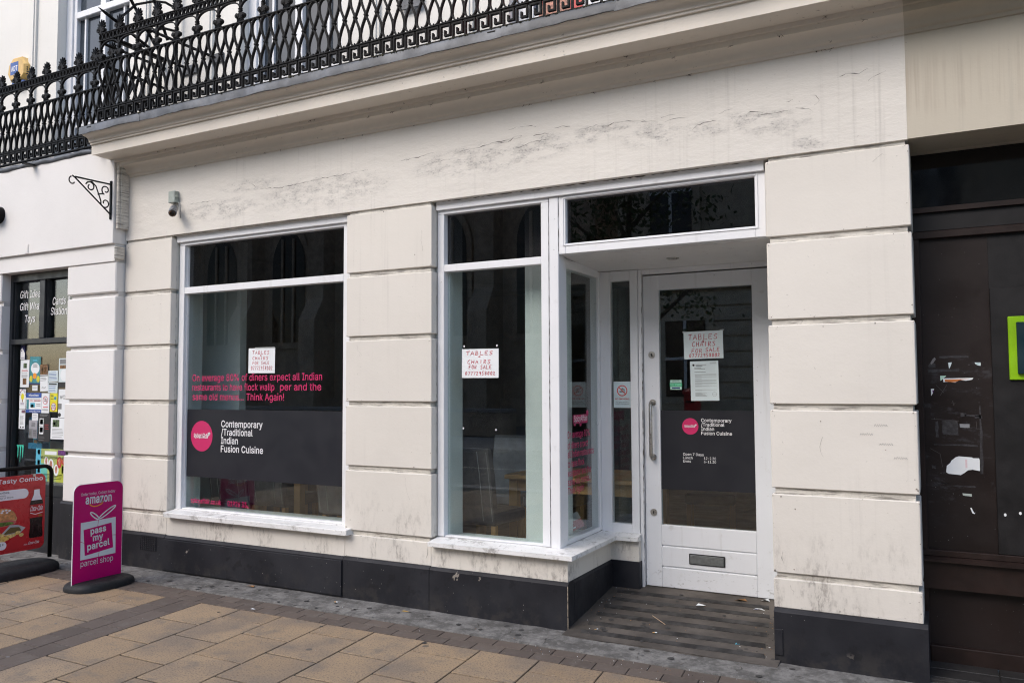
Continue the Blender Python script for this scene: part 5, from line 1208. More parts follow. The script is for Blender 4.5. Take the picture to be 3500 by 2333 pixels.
# torn remains of posters
PB = facade(RYf + .008)
def scrap(name, label, cat, poly, m, extra=None, group='torn poster scraps on the brown boarding'):
    mb = MB().flat(PB, poly, .0012, 0)
    mats = [m]
    if extra: mb.flat(PB, extra[0], .0018, 1); mats.append(extra[1])
    tag(mb.build(name, mats), label, cat, group)
scrap('poster_scrap', 'largest ragged white torn poster piece with faint print', 'poster scrap', [(.018, 1.108), (.022, 1.138), (.040, 1.155), (.046, 1.168), (.068, 1.188), (.084, 1.194), (.150, 1.190), (.154, 1.186), (.184, 1.186), (.187, 1.176), (.186, 1.115), (.150, 1.121), (.128, 1.117), (.108, 1.100), (.090, 1.088), (.030, 1.093), (.019, 1.100)], M_PAPER, ([(.115, 1.13), (.125, 1.13), (.125, 1.178), (.115, 1.178)], plain('faint pink print', (.70, .55, .58))))
scrap('poster_scrap', 'orange torn poster strip with white edge', 'poster scrap', [(.018, 1.638), (.170, 1.640), (.164, 1.630), (.132, 1.624), (.10, 1.628), (.078, 1.614), (.052, 1.618), (.018, 1.617)], M_PAPER, ([(.025, 1.632), (.150, 1.633), (.10, 1.627), (.078, 1.616), (.027, 1.619)], plain('burnt orange print', (.50, .16, .04))))
scrap('poster_scrap', 'mint green torn corner above the orange strip', 'poster scrap', [(.003, 1.653), (.034, 1.653), (.020, 1.637), (.004, 1.624)], plain('mint print', (.42, .62, .52)))
scrap('poster_scrap', 'pale blue triangular scrap, higher and left of a similar one', 'poster scrap', [(.045, 1.728), (.065, 1.730), (.058, 1.708), (.050, 1.693)], M_PAPERB)
scrap('poster_scrap', 'pale blue rectangular scrap with printed lines near the charcoal board', 'poster scrap', [(.178, 1.727), (.208, 1.727), (.208, 1.708), (.195, 1.710), (.184, 1.717)], M_PAPERB, ([(.185, 1.722), (.205, 1.722), (.205, 1.719), (.185, 1.719)], M_TEAL))
scrap('poster_scrap', 'white scrap with purple print below the mint corner', 'poster scrap', [(-.047, 1.578), (-.030, 1.578), (-.036, 1.556), (-.046, 1.537)], M_PAPER, ([(-.040, 1.570), (-.032, 1.570), (-.037, 1.55)], M_PURPLE))
scrap('tape_scrap', 'grey strip of tape stuck half way down boarding', 'tape scrap', [(.093, 1.378), (.143, 1.378), (.143, 1.357), (.120, 1.356), (.095, 1.358)], plain('dull grey tape', (.24, .245, .26)))
scrap('tape_scrap', 'pale greenish tape strip below the largest torn poster piece', 'tape scrap', [(.096, .986), (.142, .984), (.142, .970), (.110, .972), (.098, .974)], plain('pale green tape', (.38, .43, .40)))
scrap('tape_scrap', 'clear curled tape end high on the brown boarding', 'tape scrap', [(-.045, 1.728), (-.032, 1.752), (-.022, 1.76), (-.016, 1.75), (-.03, 1.728), (-.042, 1.718)], plain('dirty clear tape', (.17, .16, .16)))
scrap('paper_fleck', 'thin white sliver of paper low on the boarding', 'paper scrap', [(.132, .905), (.138, .907), (.150, .880), (.156, .879), (.152, .873), (.142, .876)], M_PAPER)
mb = MB(); PR = facade(RYf - .004)
for cx_, cz_ in ((.300, .880), (.372, .893)): mb.disc(PR, (cx_, cz_), .007, .0012, 0, 8, .009)
tag(mb.build('paper_fleck', M_PAPER), 'pair of white paper flecks low on charcoal board', 'paper scrap')
gm = MB(); PG = facade(RYf + .008)
for x0_, x1_, z0_, z1_ in ((.006, .085, 1.315, 1.395), (-.03, -.015, 1.30, 1.39), (-.055, -.02, 1.70, 1.725), (.0, .15, 1.755, 1.768), (.12, .20, 1.42, 1.432), (-.06, .10, 1.675, 1.690), (.19, .203, 1.10, 1.48), (-.04, .18, 1.252, 1.262), (.10, .13, 1.42, 1.44), (.17, .205, 1.41, 1.425), (-.055, -.035, 1.12, 1.135), (-.03, .02, 1.035, 1.04), (.02, .16, 1.022, 1.028)):
    pts_ = []
    for (ua, va), (ub, vb) in (((x0_, z0_), (x1_, z0_)), ((x1_, z0_), (x1_, z1_)), ((x1_, z1_), (x0_, z1_)), ((x0_, z1_), (x0_, z0_))):
        for k in range(5): pts_.append((ua + (ub - ua) * k / 5 + random.uniform(-.003, .003), va + (vb - va) * k / 5 + random.uniform(-.003, .003)))
    gm.flat(PG, pts_, .0007, 0, .0003)
gm.build('glue_mark', plain('old glue mark', (.028, .026, .029), .6, 0, .5, 60), RB, kind='stuff')
mb = MB(); PK = facade(RYf + .008)
for pts in ([(.13, 1.392), (.132, 1.352), (.155, 1.354)], [(.132, 1.374), (.15, 1.374)], [(.176, 1.395), (.178, 1.352), (.20, 1.350)], [(.058, 1.495), (.062, 1.51), (.068, 1.482), (.075, 1.5)], [(-.02, 1.60), (.02, 1.555)], [(.035, 1.60), (.0, 1.54)], [(-.06, 1.235), (-.01, 1.205), (.0, 1.13)], [(-.05, 1.405), (.09, 1.395)]):
    mb.line(PK, pts, .0018, .0009)
mb.build('scratched_mark', plain('scratched paint', (.075, .068, .068)), RB)
PW = facade(0)
for x_, z_ in ((-.33, 1.372), (-.405, 1.322), (-.305, 1.268), (-.235, 1.195)):
    mb = MB(); mb.line(PW, [(x_ + .0055 * k + random.uniform(-.001, .001), z_ + random.uniform(0, .003) + (.010 if k % 2 else 0)) for k in range(13)], .0022, .0015)
    mb.build('scribbled_mark', M_INKG, B)

# ================================================================ cast iron balcony railings
RAIL_P = .099
def palmette(mb, z0, h, up=1, w=.036):
    """a fan of leaf lobes over a pair of scrolls; up = -1 hangs it"""
    for k in range(7):
        a = (k - 3) * .40
        l = h * (.44 if k in (0, 6) else .54 if k in (1, 5) else .62 if k in (2, 4) else .66)
        mb.ell((math.sin(a) * l * .52, 0, z0 + up * (h * .36 + math.cos(a) * l * .5)), (.0105, .012, l * .55), a if up > 0 else -a, 5)
    for sx in (-1, 1):
        mb.cyl((sx * w * .72, -.015, z0 + up * h * .24), .021, .030, 'y', 10)
        mb.cyl((sx * w * .76, -.020, z0 + up * h * .29), .009, .040, 'y', 8)
    mb.box(-.014, .014, -.012, .012, min(z0, z0 + up * h * .5), max(z0, z0 + up * h * .5))
def railing(name, label, x0, x1, y, zb, extra_left, bays0=0):
    rt_ = thing(name, label, 'railing', (x0, y, zb - .06), 'black cast iron balcony railings')
    q = Vector((x0, y, zb - .06)); n = int(round((x1 - x0) / RAIL_P))
    def base_mesh(nm, mb): o = mb.build(nm, M_IRON, None, smooth=35); return o
    H = .550 - .125
    # one of each casting, made at its own origin, then copied along
    loop = MB(); pts = []
    rz_, zc_, W_ = .062, H / 2 - .062, .0475
    side = [(W_ * math.sin(math.pi / 2 * k / 7) ** 1.15, zc_ * k / 7) for k in range(8)] + [(W_ * math.cos(k / 5 * math.pi / 2), zc_ + rz_ * math.sin(k / 5 * math.pi / 2)) for k in range(1, 6)]
    up_r = side; up_l = [(-x, z) for x, z in reversed(side[:-1])]; lo_r = [(x, -z) for x, z in side]; lo_l = [(-x, -z) for x, z in reversed(side[:-1])]
    pts = up_r + up_l[:-1] + lo_r + lo_l[:-1]
    loop.strap(pts, .0098, -.012, .012, close=True); loop.box(-.013, .013, -.017, .017, -.007, .007, 0, .002)
    loop = base_mesh('loop_bar', loop)
    key = MB(); b = .0115
    key.box(-.046, -.046 + b, -.012, .012, -.052, .052).box(-.046 + b, .040, -.012, .012, .0405, .052).box(.040 - b, .040, -.012, .012, -.030, .0405).box(-.012, .040 - b, -.012, .012, -.030, -.030 + b).box(-.012, -.012 + b, -.012, .012, -.030 + b, .012).box(-.046 + b, .053, -.012, .012, -.0585, -.050)
    key = base_mesh('key_casting', key)
    ring = MB(); ring.strap([(.0215 * math.cos(k * math.pi / 6), .0285 * math.sin(k * math.pi / 6)) for k in range(12)], .006, -.012, .012, close=True)
    ring = base_mesh('ring', ring)
    pend = MB(); palmette(pend, -.010, .095, -1, .042)
    pend.box(-.009, .009, -.010, .010, -.016, .10)
    for z_ in (-.002, .012, .024): pend.box(-.016, .016, -.014, .014, z_ - .004, z_ + .004, 0, .002)
    for z_ in (.05, .07): pend.ell((0, 0, z_), (.014, .009, .022), .0, 5)
    pend = base_mesh('pendant', pend)
    fin = MB(); palmette(fin, 0, .135, 1, .046); fin = base_mesh('palmette_finial', fin)
    arch = MB(); w_ = RAIL_P * 2.5
    arch.strap([(-w_ / 2 * math.cos(k / 14 * math.pi), -.012 + .088 * math.sin(k / 14 * math.pi) ** .8) for k in range(15)], .010, -.010, .010)
    arch = base_mesh('arch_bar', arch)
    first = {}
    def place(o, x, z):
        if o.name not in first: first[o.name] = 1; c = o
        else: c = o.copy(); COL.objects.link(c)
        c.parent = rt_; c.location = (x - q.x, 0, z - q.z)
    for k in range(n):
        place(loop, x0 + RAIL_P * (k + .5), zb + .125 + H / 2)
        place(key, x0 + RAIL_P * (k + .5), zb + .062)
    for k in range(2 * n): place(ring, x0 + RAIL_P * (k + .5) / 2, zb + .785)
    nb = int(n / 2.5)
    for k in range(nb + 1):
        xx = x0 + .02 + w_ * k
        if xx > x1: break
        place(pend, xx, zb + .645); place(fin, xx, zb + .822)
        if xx + w_ < x1 + .1: place(arch, xx + w_ / 2, zb + .665)
    L = x1 - x0
    for nm, z0, z1 in (('bottom_rail', -.006, .004), ('loop_rail', .118, .130), ('middle_rail', .546, .560), ('lower_band_rail', .745, .757), ('top_rail', .813, .825)):
        mb = MB().box(x0, x1, y - .016, y + .016, zb + z0, zb + z1, 0, .003)
        if nm == 'loop_rail':
            for k in range(n): mb.ell((x0 + RAIL_P * (k + .5), y - .006, zb + .135), (.007, .009, .010), 0, 5)
        mb.build(nm, M_IRON, rt_)
    xx = x0 + .06
    while xx < x1:
        MB().box(xx - .014, xx + .014, y - .012, y + .012, zb - .075, zb - .0065).box(xx - .03, xx + .03, y - .13, y + .02, zb - .080, zb - .070).build('foot', M_IRON, rt_)
        xx += 1.02
    return rt_
rl = railing('balcony_railing', 'long black cast iron railing with looped bars over the restaurant cornice', -6.665, -.80, -.30, 3.985, 1)
# its short return to the wall
rt_ = rl; q = Vector((-6.665, -.30, 3.925))
m = MB()
for z0, z1 in ((.055, .065), (.178, .190), (.606, .620), (.805, .817), (.873, .885)): m.box(-6.681, -6.649, -.285, UY, 3.925 + z0, 3.925 + z1)
m.build('return_rail', M_IRON, rl)
loop_o = [o for o in rl.children if o.name.startswith('loop_bar')][0]
for k in range(6):
    c = loop_o.copy(); COL.objects.link(c); c.rotation_euler = (0, 0, math.pi / 2); c.location = (0, .05 + .099 * (k + .5), 3.985 + .125 + .2125 - 3.925)
MB().box(-6.681, -6.649, .33, .36, 3.93, 4.81, 0, .004).build('wall_post', M_IRON, rl)
railing('balcony_railing', 'shorter black cast iron railing above the gift shop sign board', -10.98, -6.72, -.11, 3.872, 0)

# fan of iron bars that closes the gap between the balconies
FX = -6.438
fan = thing('iron_spike_fan', 'fan of black iron bars and hoops between the two balconies', 'railing guard', (FX, .3, 3.93))
def f(u_, z_): return (FX, u_, z_)
MB().tube([f(.345, 3.93), f(.345, 5.75)], .016, 6).build('post', M_IRON, fan)
for p_, q_, pt in (((-.481, 4.935), (.058, 4.761), 1), ((-.50, 5.55), (.102, 4.816), 0), ((-.17, 5.75), (.243, 4.913), 0)):
    p_, q_ = Vector(f(*p_)), Vector(f(*q_)); d_ = (q_ - p_).normalized()
    MB().tube([p_, p_ + d_ * .07, q_], [.003 if pt else .013, .015, .015], 6).build('spike_bar', M_IRON, fan)
for pl_ in (((-.30, 4.72), (-.239, 4.958), (-.107, 5.117), (.086, 5.230), (.21, 5.27), (.325, 5.264)), ((-.02, 4.75), (.016, 4.833), (.027, 4.899), (.092, 4.956), (.208, 5.016), (.329, 5.037))):
    MB().tube([f(*p) for p in pl_], .012, 6).build('hoop', M_IRON, fan)
for (x0_, y0_, z0_), (x2, z2) in (((-6.43, -.30, 4.714), (-6.30, 4.655)), ((-6.43, .005, 4.932), (-5.95, 4.70))):
    MB().tube([(x0_, y0_, z0_), (x2, UY - .01, z2)], .014, 6).build('stay_bar', M_IRON, fan)
    MB().box(x2 - .09, x2 + .10, UY - .02, UY, z2 - .05, z2 + .04, 0, .004).build('wall_plate', M_LEAD, fan)
MB().box(-3.83, -3.61, UY - .05, UY - .038, 4.66, 4.78, 0, .004).build('wall_plate', M_LEAD, fan)
pst = MB(); pu = facade(UY + .11)
pst.rect(pu, -2.62, -2.27, 3.95, 4.9, .001, 0); pst.disc(pu, (-2.50, 4.42), .13, .0018, 1, 20);
for k in range(3): pst.line(pu, [(-2.58 + .1 * k, 4.05), (-2.55 + .1 * k, 4.16), (-2.51 + .1 * k, 4.06), (-2.47 + .1 * k, 4.15)], .016, .002, 2)
tag(pst.build('window_banner', [plain('coral banner print', (.66, .11, .10)), M_SKIN, M_PAPER]), 'coral red banner behind the railing in upper window', 'banner')

# ================================================================ signs standing on the pavement
def base_rubber(par, c, rx, ry, h):
    mb = MB(); prof = [(1.0, 0), (1.0, .35), (.97, .62), (.90, .84), (.78, .96), (.55, 1.0), (.0001, 1.0)]
    n = 36; vs = []
    for r, z in prof:
        for k in range(n):
            a = 2 * math.pi * k / n; e = .72
            ca, sa = math.cos(a), math.sin(a)
            vs.append((c[0] + rx * r * math.copysign(abs(ca) ** e, ca), c[1] + ry * r * math.copysign(abs(sa) ** e, sa), z * h + .002))
    mb.add(vs, [(i * n + k, i * n + (k + 1) % n, (i + 1) * n + (k + 1) % n, (i + 1) * n + k) for i in range(len(prof) - 1) for k in range(n)] + [tuple(range(n))])
    return mb.build('base', M_RUBBER, par, smooth=40)
def rounded(y0, y1, z0, z1, r, top=True, bottom=True, n=8):
    p = []
    def arc(cy, cz, a0):
        for k in range(n + 1): a = a0 + k / n * math.pi / 2; p.append((cy + r * math.cos(a), cz + r * math.sin(a)))
    if bottom: arc(y1 - r, z0 + r, -math.pi / 2)
    else: p.append((y1, z0))
    if top: arc(y1 - r, z1 - r, 0); arc(y0 + r, z1 - r, math.pi / 2)
    else: p += [(y1, z1), (y0, z1)]
    if bottom: arc(y0 + r, z0 + r, math.pi)
    else: p.append((y0, z0))
    return p
ps = thing('pavement_sign', 'magenta parcel collection sign with rounded top in a black rubber base', 'sign', (-6.085, -.60, 0), 'advertising signs on the pavement')
SXP = -6.085
base_rubber(ps, (SXP, -.595), .185, .265, .064)
pol = rounded(-.838, -.398, .045, .835, .062, True, False)
MB().prism(pol, SXP - .007, SXP, 'x').build('edge_trim', M_WVIN, ps)
panel = MB().prism([((y + .618) * .985 - .618, (z - .44) * .992 + .44) for y, z in pol], SXP - .0075, SXP + .0006, 'x').build('panel', M_SIGNP, ps)
P1 = sideways(SXP + .0006)
t = MB()
t.text(P1, 'Order today, Collect today', -.776, .743, .0225, -.474, 0, -.002, 0, .001)
t.text(P1, 'amazon', -.736, .676, .066, -.504, 0, .03, 0, .001)
t.line(P1, [(-.702 + .115 * k / 12, .672 - .024 * math.sin((k / 12) ** .8 * math.pi * .92)) for k in range(13)], .009, .001, 1)
t.flat(P1, [(-.605, .680), (-.581, .684), (-.586, .660), (-.591, .672)], .001, 1)
O_ = [(-.772, .531), (-.463, .537), (-.459, .242), (-.770, .237)]; I_ = [(-.748, .473), (-.500, .497), (-.481, .291), (-.733, .266)]
def lerp(a, b, f_): return (a[0] + (b[0] - a[0]) * f_, a[1] + (b[1] - a[1]) * f_)
for k in range(4):                                   # the parcel outline in eight pieces, thin gaps where the ribbon runs
    a0, a1, b0, b1 = O_[k], O_[(k + 1) % 4], I_[k], I_[(k + 1) % 4]
    for f0, f1 in ((0, .49), (.505, 1)): t.flat(P1, [lerp(a0, a1, f0), lerp(a0, a1, f1), lerp(b0, b1, f1), lerp(b0, b1, f0)], .001)
for sgn, l, hgt in ((-1, .075, .055), (1, .150, .085)):
    t.line(P1, [(-.616 + sgn * l * (.5 - .5 * math.cos(a)) + (.0 if sgn < 0 else 0), .545 + hgt * (.5 - .5 * math.cos(a)) + sgn * .016 * math.sin(a)) for a in [2 * math.pi * k / 24 for k in range(24)]], .0095, .001, 0, True)
t.text(P1, 'pass', -.686, .428, .048, -.548, 0, .032, 0, .0015, 1.0, .075)
t.text(P1, 'my', -.664, .372, .048, -.572, 0, .032, 0, .0015, 1.0, .075)
t.text(P1, 'parcel', -.712, .306, .050, -.512, 0, .032, 0, .0015, 1.0, .075)
t.text(P1, 'parcel shop', -.766, .185, .046, -.480, 0, -.004, 0, .001)
t.build('lettering', [M_SIGNW, M_ORANGE], ps)

cs = thing('pavement_sign', 'red meal offer sign with cola bottle and filled roll in a black tube frame', 'sign', (-7.15, -.70, 0), 'advertising signs on the pavement')
CX = -7.15
base_rubber(cs, (CX + .02, -.72), .22, .42, .088)
fr_ = MB(); yl, yr, zt, rr = -1.055, -.335, .905, .07
path = [(CX, yl, .09), (CX, yl, zt - rr)] + [(CX, yl + rr - rr * math.cos(k / 6 * math.pi / 2), zt - rr + rr * math.sin(k / 6 * math.pi / 2)) for k in range(1, 7)] + [(CX, yr - rr + rr * math.sin(k / 6 * math.pi / 2), zt - rr + rr * math.cos(k / 6 * math.pi / 2)) for k in range(0, 7)] + [(CX, yr, .09)]
fr_.tube(path, .018, 10); fr_.build('frame', M_IRON, cs, smooth=True)
for y_ in (-.50, -.86):
    MB().box(CX - .012, CX + .012, y_ - .016, y_ + .016, .845, .898, 0, .004).build('hanger', M_INK, cs)
    MB().box(CX - .013, CX + .013, y_ - .012, y_ + .012, .820, .846, 0, .003).build('clip', M_STEEL, cs)
pol = rounded(-1.005, -.392, .185, .842, .055)
MB().prism(pol, CX - .006, CX + .004, 'x').build('panel', M_RED, cs)
P2 = sideways(CX + .004)
t = MB()
t.text(P2, 'Try a Tasty Combo', -.985, .785, .034, -.418, 0, .022, 0, .001)
t.flat(P2, rounded(-.97, -.545, .640, .725, .042), .001); t.flat(P2, rounded(-.97, -.725, .222, .292, .034), .001)
t.text(P2, 'Filled Roll+Crisps+Drink', -.955, .698, .0175, -.712, 1, .012, 0, .002)
t.text(P2, 'Any Filled Roll, Crisps', -.955, .676, .0145, -.745, 1, -.002, 0, .002); t.text(P2, 'and 500ml Bottle of Drink', -.955, .655, .0145, -.675, 1, -.002, 0, .002)
t.text(P2, 'only £2.69*', -.955, .243, .034, -.750, 1, -.004, 0, .002)
t.text(P2, 'Coca-Cola', -.535, .232, .024, -.437, 0, .004, .45, .001, .8); t.text(P2, 'enjoy', -.575, .232, .011, -.543, 0, -.002, 0, .001)
for z_ in (.212, .206): t.rect(P2, -.95, -.45, z_, z_ + .0018, .001, 2)
# roll
t.disc(P2, (-.775, .475), .135, .001, 3, 30, .055); t.disc(P2, (-.775, .445), .13, .0014, 4, 24, .028); t.disc(P2, (-.785, .44), .12, .0016, 5, 24, .018)
bun = [(-.775 + .128 * math.cos(k / 16 * math.pi), .468 + .105 * math.sin(k / 16 * math.pi) ** .8) for k in range(17)]; t.flat(P2, bun, .002, 6)
for k in range(9): t.disc(P2, (-.85 + .018 * k + random.uniform(-.01, .01), .545 + random.uniform(-.03, .012)), .012, .0024, 0, 8, .008)
# crisps spilling from their bag
t.flat(P2, [(-.795, .335), (-.70, .425), (-.63, .418), (-.565, .385), (-.61, .345), (-.72, .345)], .0026, 7)
t.flat(P2, [(-.765, .345), (-.695, .405), (-.62, .398), (-.60, .365), (-.68, .352)], .003, 8)
for k in range(16):
    cy_, cz_ = random.uniform(-.82, -.60), random.uniform(.298, .36)
    t.disc(P2, (cy_, cz_), random.uniform(.016, .028), .0034 + k * .00008, 9 + k % 2, 9, random.uniform(.010, .016))
# bottle
half = [(.030, .735), (.030, .712), (.026, .706), (.030, .66), (.052, .612), (.061, .575), (.058, .54), (.061, .50), (.060, .46), (.053, .41), (.056, .36), (.062, .315), (.058, .290), (.048, .284)]
bc = -.470
def bottle(z0, z1, m, k, grow=1.0):
    h_ = [p for p in half if z0 - 1e-6 <= p[1] <= z1 + 1e-6]
    t.flat(P2, [(bc + x * grow, z) for x, z in h_] + [(bc - x * grow, z) for x, z in reversed(h_)], k, m)
bottle(.284, .735, 11, .002); bottle(.612, .712, 0, .0026, .92); bottle(.706, .735, 2, .003); bottle(.46, .575, 2, .0026, 1.0)
t.text(P2, 'Coca-Cola', bc - .056, .520, .042, bc + .056, 0, .006, .45, .0034, .8)
t.line(P2, [(bc - .056, .505), (bc - .01, .488), (bc + .056, .500)], .006, .0034, 0); t.rect(P2, bc + .02, bc + .048, .468, .480, .0034, 12)
for xx in (-.035, .02, .04): t.rect(P2, bc + xx, bc + xx + .004, .32, .45, .0028, 13)
M_BUN = plain('toasted bun print', (.52, .25, .09), .4, 0, .35, 40)
t.build('print', [M_WVIN, M_INK, plain('deep red print', (.40, .012, .016), .35), plain('bread print', (.55, .36, .17), .4), plain('ham print', (.50, .13, .12), .4), plain('salad print', (.10, .18, .03), .4, 0, .6, 60), M_BUN,
                  plain('silver bag print', (.42, .44, .44), .3), plain('bag shade print', (.13, .10, .03), .4), plain('crisp print', (.62, .43, .10), .4, 0, .3, 60), plain('pale crisp print', (.70, .53, .20), .4, 0, .3, 60),
                  plain('cola print', (.018, .008, .008), .25), plain('olive print', (.22, .20, .03)), plain('cola shine print', (.05, .03, .03), .2)], cs)

# ================================================================ notices in the restaurant windows
def notice(name, label, x0, x1, z0, z1, y, rows, wid, tilt=0.0, curl=0.0, mat=None):
    th = tilt; c, s_ = math.cos(th), math.sin(th)
    pl = (Vector(((x0 + x1) / 2, y, (z0 + z1) / 2)), Vector((c, 0, s_)), Vector((-s_, 0, c)))
    mb = MB(); W, H = x1 - x0, z1 - z0
    mb.rect(pl, -W / 2, W / 2, -H / 2, H / 2, 0, 0, .0006)
    for txt, u0, u1, v_, h in rows: mb.hand(pl, txt, (u0 - .5) * W, (u1 - .5) * W, (v_ - .5) * H, h * H, wid, 1, .0012)
    o = tag(mb.build(name, [mat or M_PAPER, M_REDPEN]), label, 'notice', 'handwritten for sale notices')
    return o, pl, W, H
def tape(par, pl, pts):
    mb = MB()
    for (a, b, c_, d_) in pts: mb.rect(pl, a, b, c_, d_, .0016, 0, .0003)
    mb.build('tape', plain('clear tape', (.45, .48, .48), .2), par)
o, pl, W, H = notice('for_sale_notice', 'square white handwritten tables and chairs notice above pink lettering in the left window', -5.200, -4.900, 1.722, 1.932, GY - .004,
    [('TABLES', .13, .80, .76, .13), ('CHAIRS', .14, .76, .54, .12), ('&', .44, .50, .68, .07), ('FOR SALE', .15, .80, .35, .12), ('07772958002', .09, .92, .13, .15)], .0042, -.008)
tape(o, pl, [(-.075, .145, H / 2 - .004, H / 2 + .007)])
o, pl, W, H = notice('for_sale_notice', 'white handwritten tables and chairs notice over the dining chairs in the bay window', -3.080, -2.776, 1.664, 1.873, GY - .004,
    [('TABLES', .10, .86, .79, .13), ('+', .42, .54, .69, .08), ('CHAIRS', .14, .80, .49, .13), ('FOR SALE', .18, .82, .31, .13), ('07772958002', .08, .92, .10, .12)], .0045, -.006)
for x_ in (-.135, .135): pass
mb = MB()
for x_, z_ in ((-3.062, 1.895), (-2.790, 1.893), (-3.07, 1.30), (-2.80, 1.295)): mb.disc(facade(GY - .001), (x_, z_), .006, .0012, 0, 8, .008)
mb.build('blob_of_tack', M_WVIN, w2)
o, pl, W, H = notice('for_sale_notice', 'landscape white handwritten tables and chairs notice on the door glass', -1.652, -1.366, 1.796, 1.996, DY + .011,
    [('TABLES', .10, .88, .70, .19), ('&', .46, .54, .58, .10), ('CHAIRS', .20, .82, .45, .17), ('FOR', .18, .48, .22, .14), ('SALE', .54, .92, .25, .14), ('07772958002', .12, .92, .06, .13)], .0042, .012, 0, M_PAPERB)
tape(o, pl, [(-W / 2 - .008, -W / 2 + .012, H / 2 - .006, H / 2 + .003), (W / 2 - .02, W / 2 + .008, H / 2 - .002, H / 2 + .007)])
pl = (Vector((-1.504, DY + .011, 1.636)), Vector((1, 0, .012)).normalized(), Vector((-.012, 0, 1)).normalized()); W, H = .205, .286
mb = MB().rect(pl, -W / 2, W / 2, -H / 2, H / 2, 0, 0, .0006)
def q(u0, u1, v0, v1, m, k=.001): mb.rect(pl, (u0 - .5) * W, (u1 - .5) * W, (v0 - .5) * H, (v1 - .5) * H, k, m, .0003)
mb.disc(pl, (-.38 * W, .40 * H), .04 * W, .001, 2, 8); q(.70, .93, .952, .960, 1); q(.70, .93, .928, .936, 1)
for v_, u0, u1 in ((.90, .2, .57), (.88, .2, .45), (.865, .2, .42), (.825, .15, .4), (.795, .15, .53), (.72, .15, .55)): q(u0, u1, v_, v_ + .007, 2)
for blk, n_ in ((.66, 3), (.60, 2), (.545, 1), (.51, 3), (.44, 3), (.37, 2), (.27, 2), (.2, 7)):
    for k in range(n_): q(.16 if k or blk > .25 else .16, (.92 if k < n_ - 1 else .40) if blk > .25 else random.uniform(.38, .6), blk - .015 * k, blk - .015 * k + .005, 1)
mb.line(pl, [(.34 * W + .075 * W * math.cos(a * .4), -.34 * H + .075 * W * math.sin(a * .4)) for a in range(16)], .0015, .001, 1, True); q(.78, .90, .15, .158, 1)
tag(mb.build('official_letter', [M_PAPERB, M_INKG, M_INK]), 'typed official letter with round stamp under the notice on the door', 'letter')
pl = (Vector((-1.716, DY + .011, 1.608)), Vector((1, 0, 0)), Vector((0, 0, 1)))
mb = MB().rect(pl, -.043, .043, .014, .035, 0, 0).rect(pl, -.046, .046, -.0105, .0125, .0004, 1).rect(pl, -.043, .043, -.035, -.0115, 0, 0)
mb.text(pl, 'Certificate', -.026, .026, .0065, .026, 2, 0, 0, .001); mb.text(pl, 'of Excellence', -.03, .016, .0065, .03, 2, 0, 0, .001); mb.text(pl, '2012 WINNER', -.041, -.005, .012, .041, 3, .01, 0, .0015); mb.rect(pl, -.03, .03, -.028, -.018, .001, 4)
tag(mb.build('award_sticker', [plain('pale green sticker', (.36, .58, .50)), M_GREENP, M_INKG, plain('mint lettering', (.35, .75, .55)), M_NAVY]), 'small green and white award sticker on the door glass', 'sticker')
pl = (Vector((-2.121, RY + .024, 1.536)), Vector((1, 0, 0)), Vector((0, 0, 1))); W, H = .136, .196
mb = MB().rect(pl, -W / 2, W / 2, -H / 2, H / 2, 0, 1, .0008).rect(pl, -W / 2 + .003, W / 2 - .003, -H / 2 + .003, H / 2 - .003, .0006, 0)
nosmoke(mb, pl, (0, .030), .038, 2, 3)
mb.text(pl, 'NO SMOKING', -.055, -.038, .0125, .055, 2, .01, 0, .002)
mb.text(pl, 'It is against the law to', -.05, -.060, .008, .05, 3, .0, 0, .002); mb.text(pl, 'smoke in these premises', -.054, -.073, .008, .054, 3, .0, 0, .002)
tag(mb.build('no_smoking_sign', [plain('pale blue sticker', (.55, .66, .68)), M_PAPER, plain('no smoking red', (.62, .07, .06)), M_INK]), 'pale blue no smoking sticker in the narrow window beside the door', 'sign')
# closed card lying on the bay window board
cd = MB(); cpl = (Vector((-2.455, .66, .548)), Vector((.62, .70, .35)).normalized(), Vector((-.55, .10, .80)).normalized())
u_ = cpl[1]; v_ = (cpl[2] - u_ * cpl[2].dot(u_)).normalized(); cpl = (cpl[0] + v_ * .035, u_, v_)
cd.rect(cpl, -.10, .10, -.06, .06, 0, 0, .002).rect(cpl, .035, .10, .005, .06, .001, 2); cd.text(cpl, 'CLOSED', -.085, -.012, .036, .03, 1, .005, 0, .002); cd.rect(cpl, -.03, .03, -.045, -.035, .001, 1)
tag(cd.build('closed_card', [plain('faded red card', (.46, .10, .10)), M_PAPER, plain('silver card print', (.35, .38, .40))]), 'faded red closed card leaning inside the bay window by its sill', 'card')

# ================================================================ furniture inside the restaurant
FL = .128
def make_chair(lab, lm):
    t_ = thing('dining_chair', lab, 'chair', (0, 0, 0), 'leather dining chairs inside the restaurant')
    MB().box(-.22, .22, -.21, .23, .40, .50, 0, .018).build('seat', lm, t_)
    b = MB(); b.prism([(.19, .42), (.245, .42), (.30, .80), (.335, .985), (.325, 1.0), (.30, 1.0), (.285, .98), (.24, .80)], -.222, .222, 'x')
    bo = b.build('backrest', lm, t_)
    s_ = MB()
    for x_ in (-.12, .12): s_.tube([(x_, .2495, .44), (x_, .303, .80), (x_, .3375, .975)], .0028, 5)
    s_.tube([(-.205, .2495, .44), (-.205, .303, .80), (-.205, .3375, .975)], .002, 5); s_.tube([(.205, .2495, .44), (.205, .303, .80), (.205, .3375, .975)], .002, 5)
    s_.build('stitching', M_THREAD, bo)
    for x_ in (-.19, .19):
        for y_ in (-.18, .20): MB().box(x_ - .021, x_ + .021, y_ - .021, y_ + .021, 0, .40, 0, .003).build('leg', M_OAK, t_)
    return t_
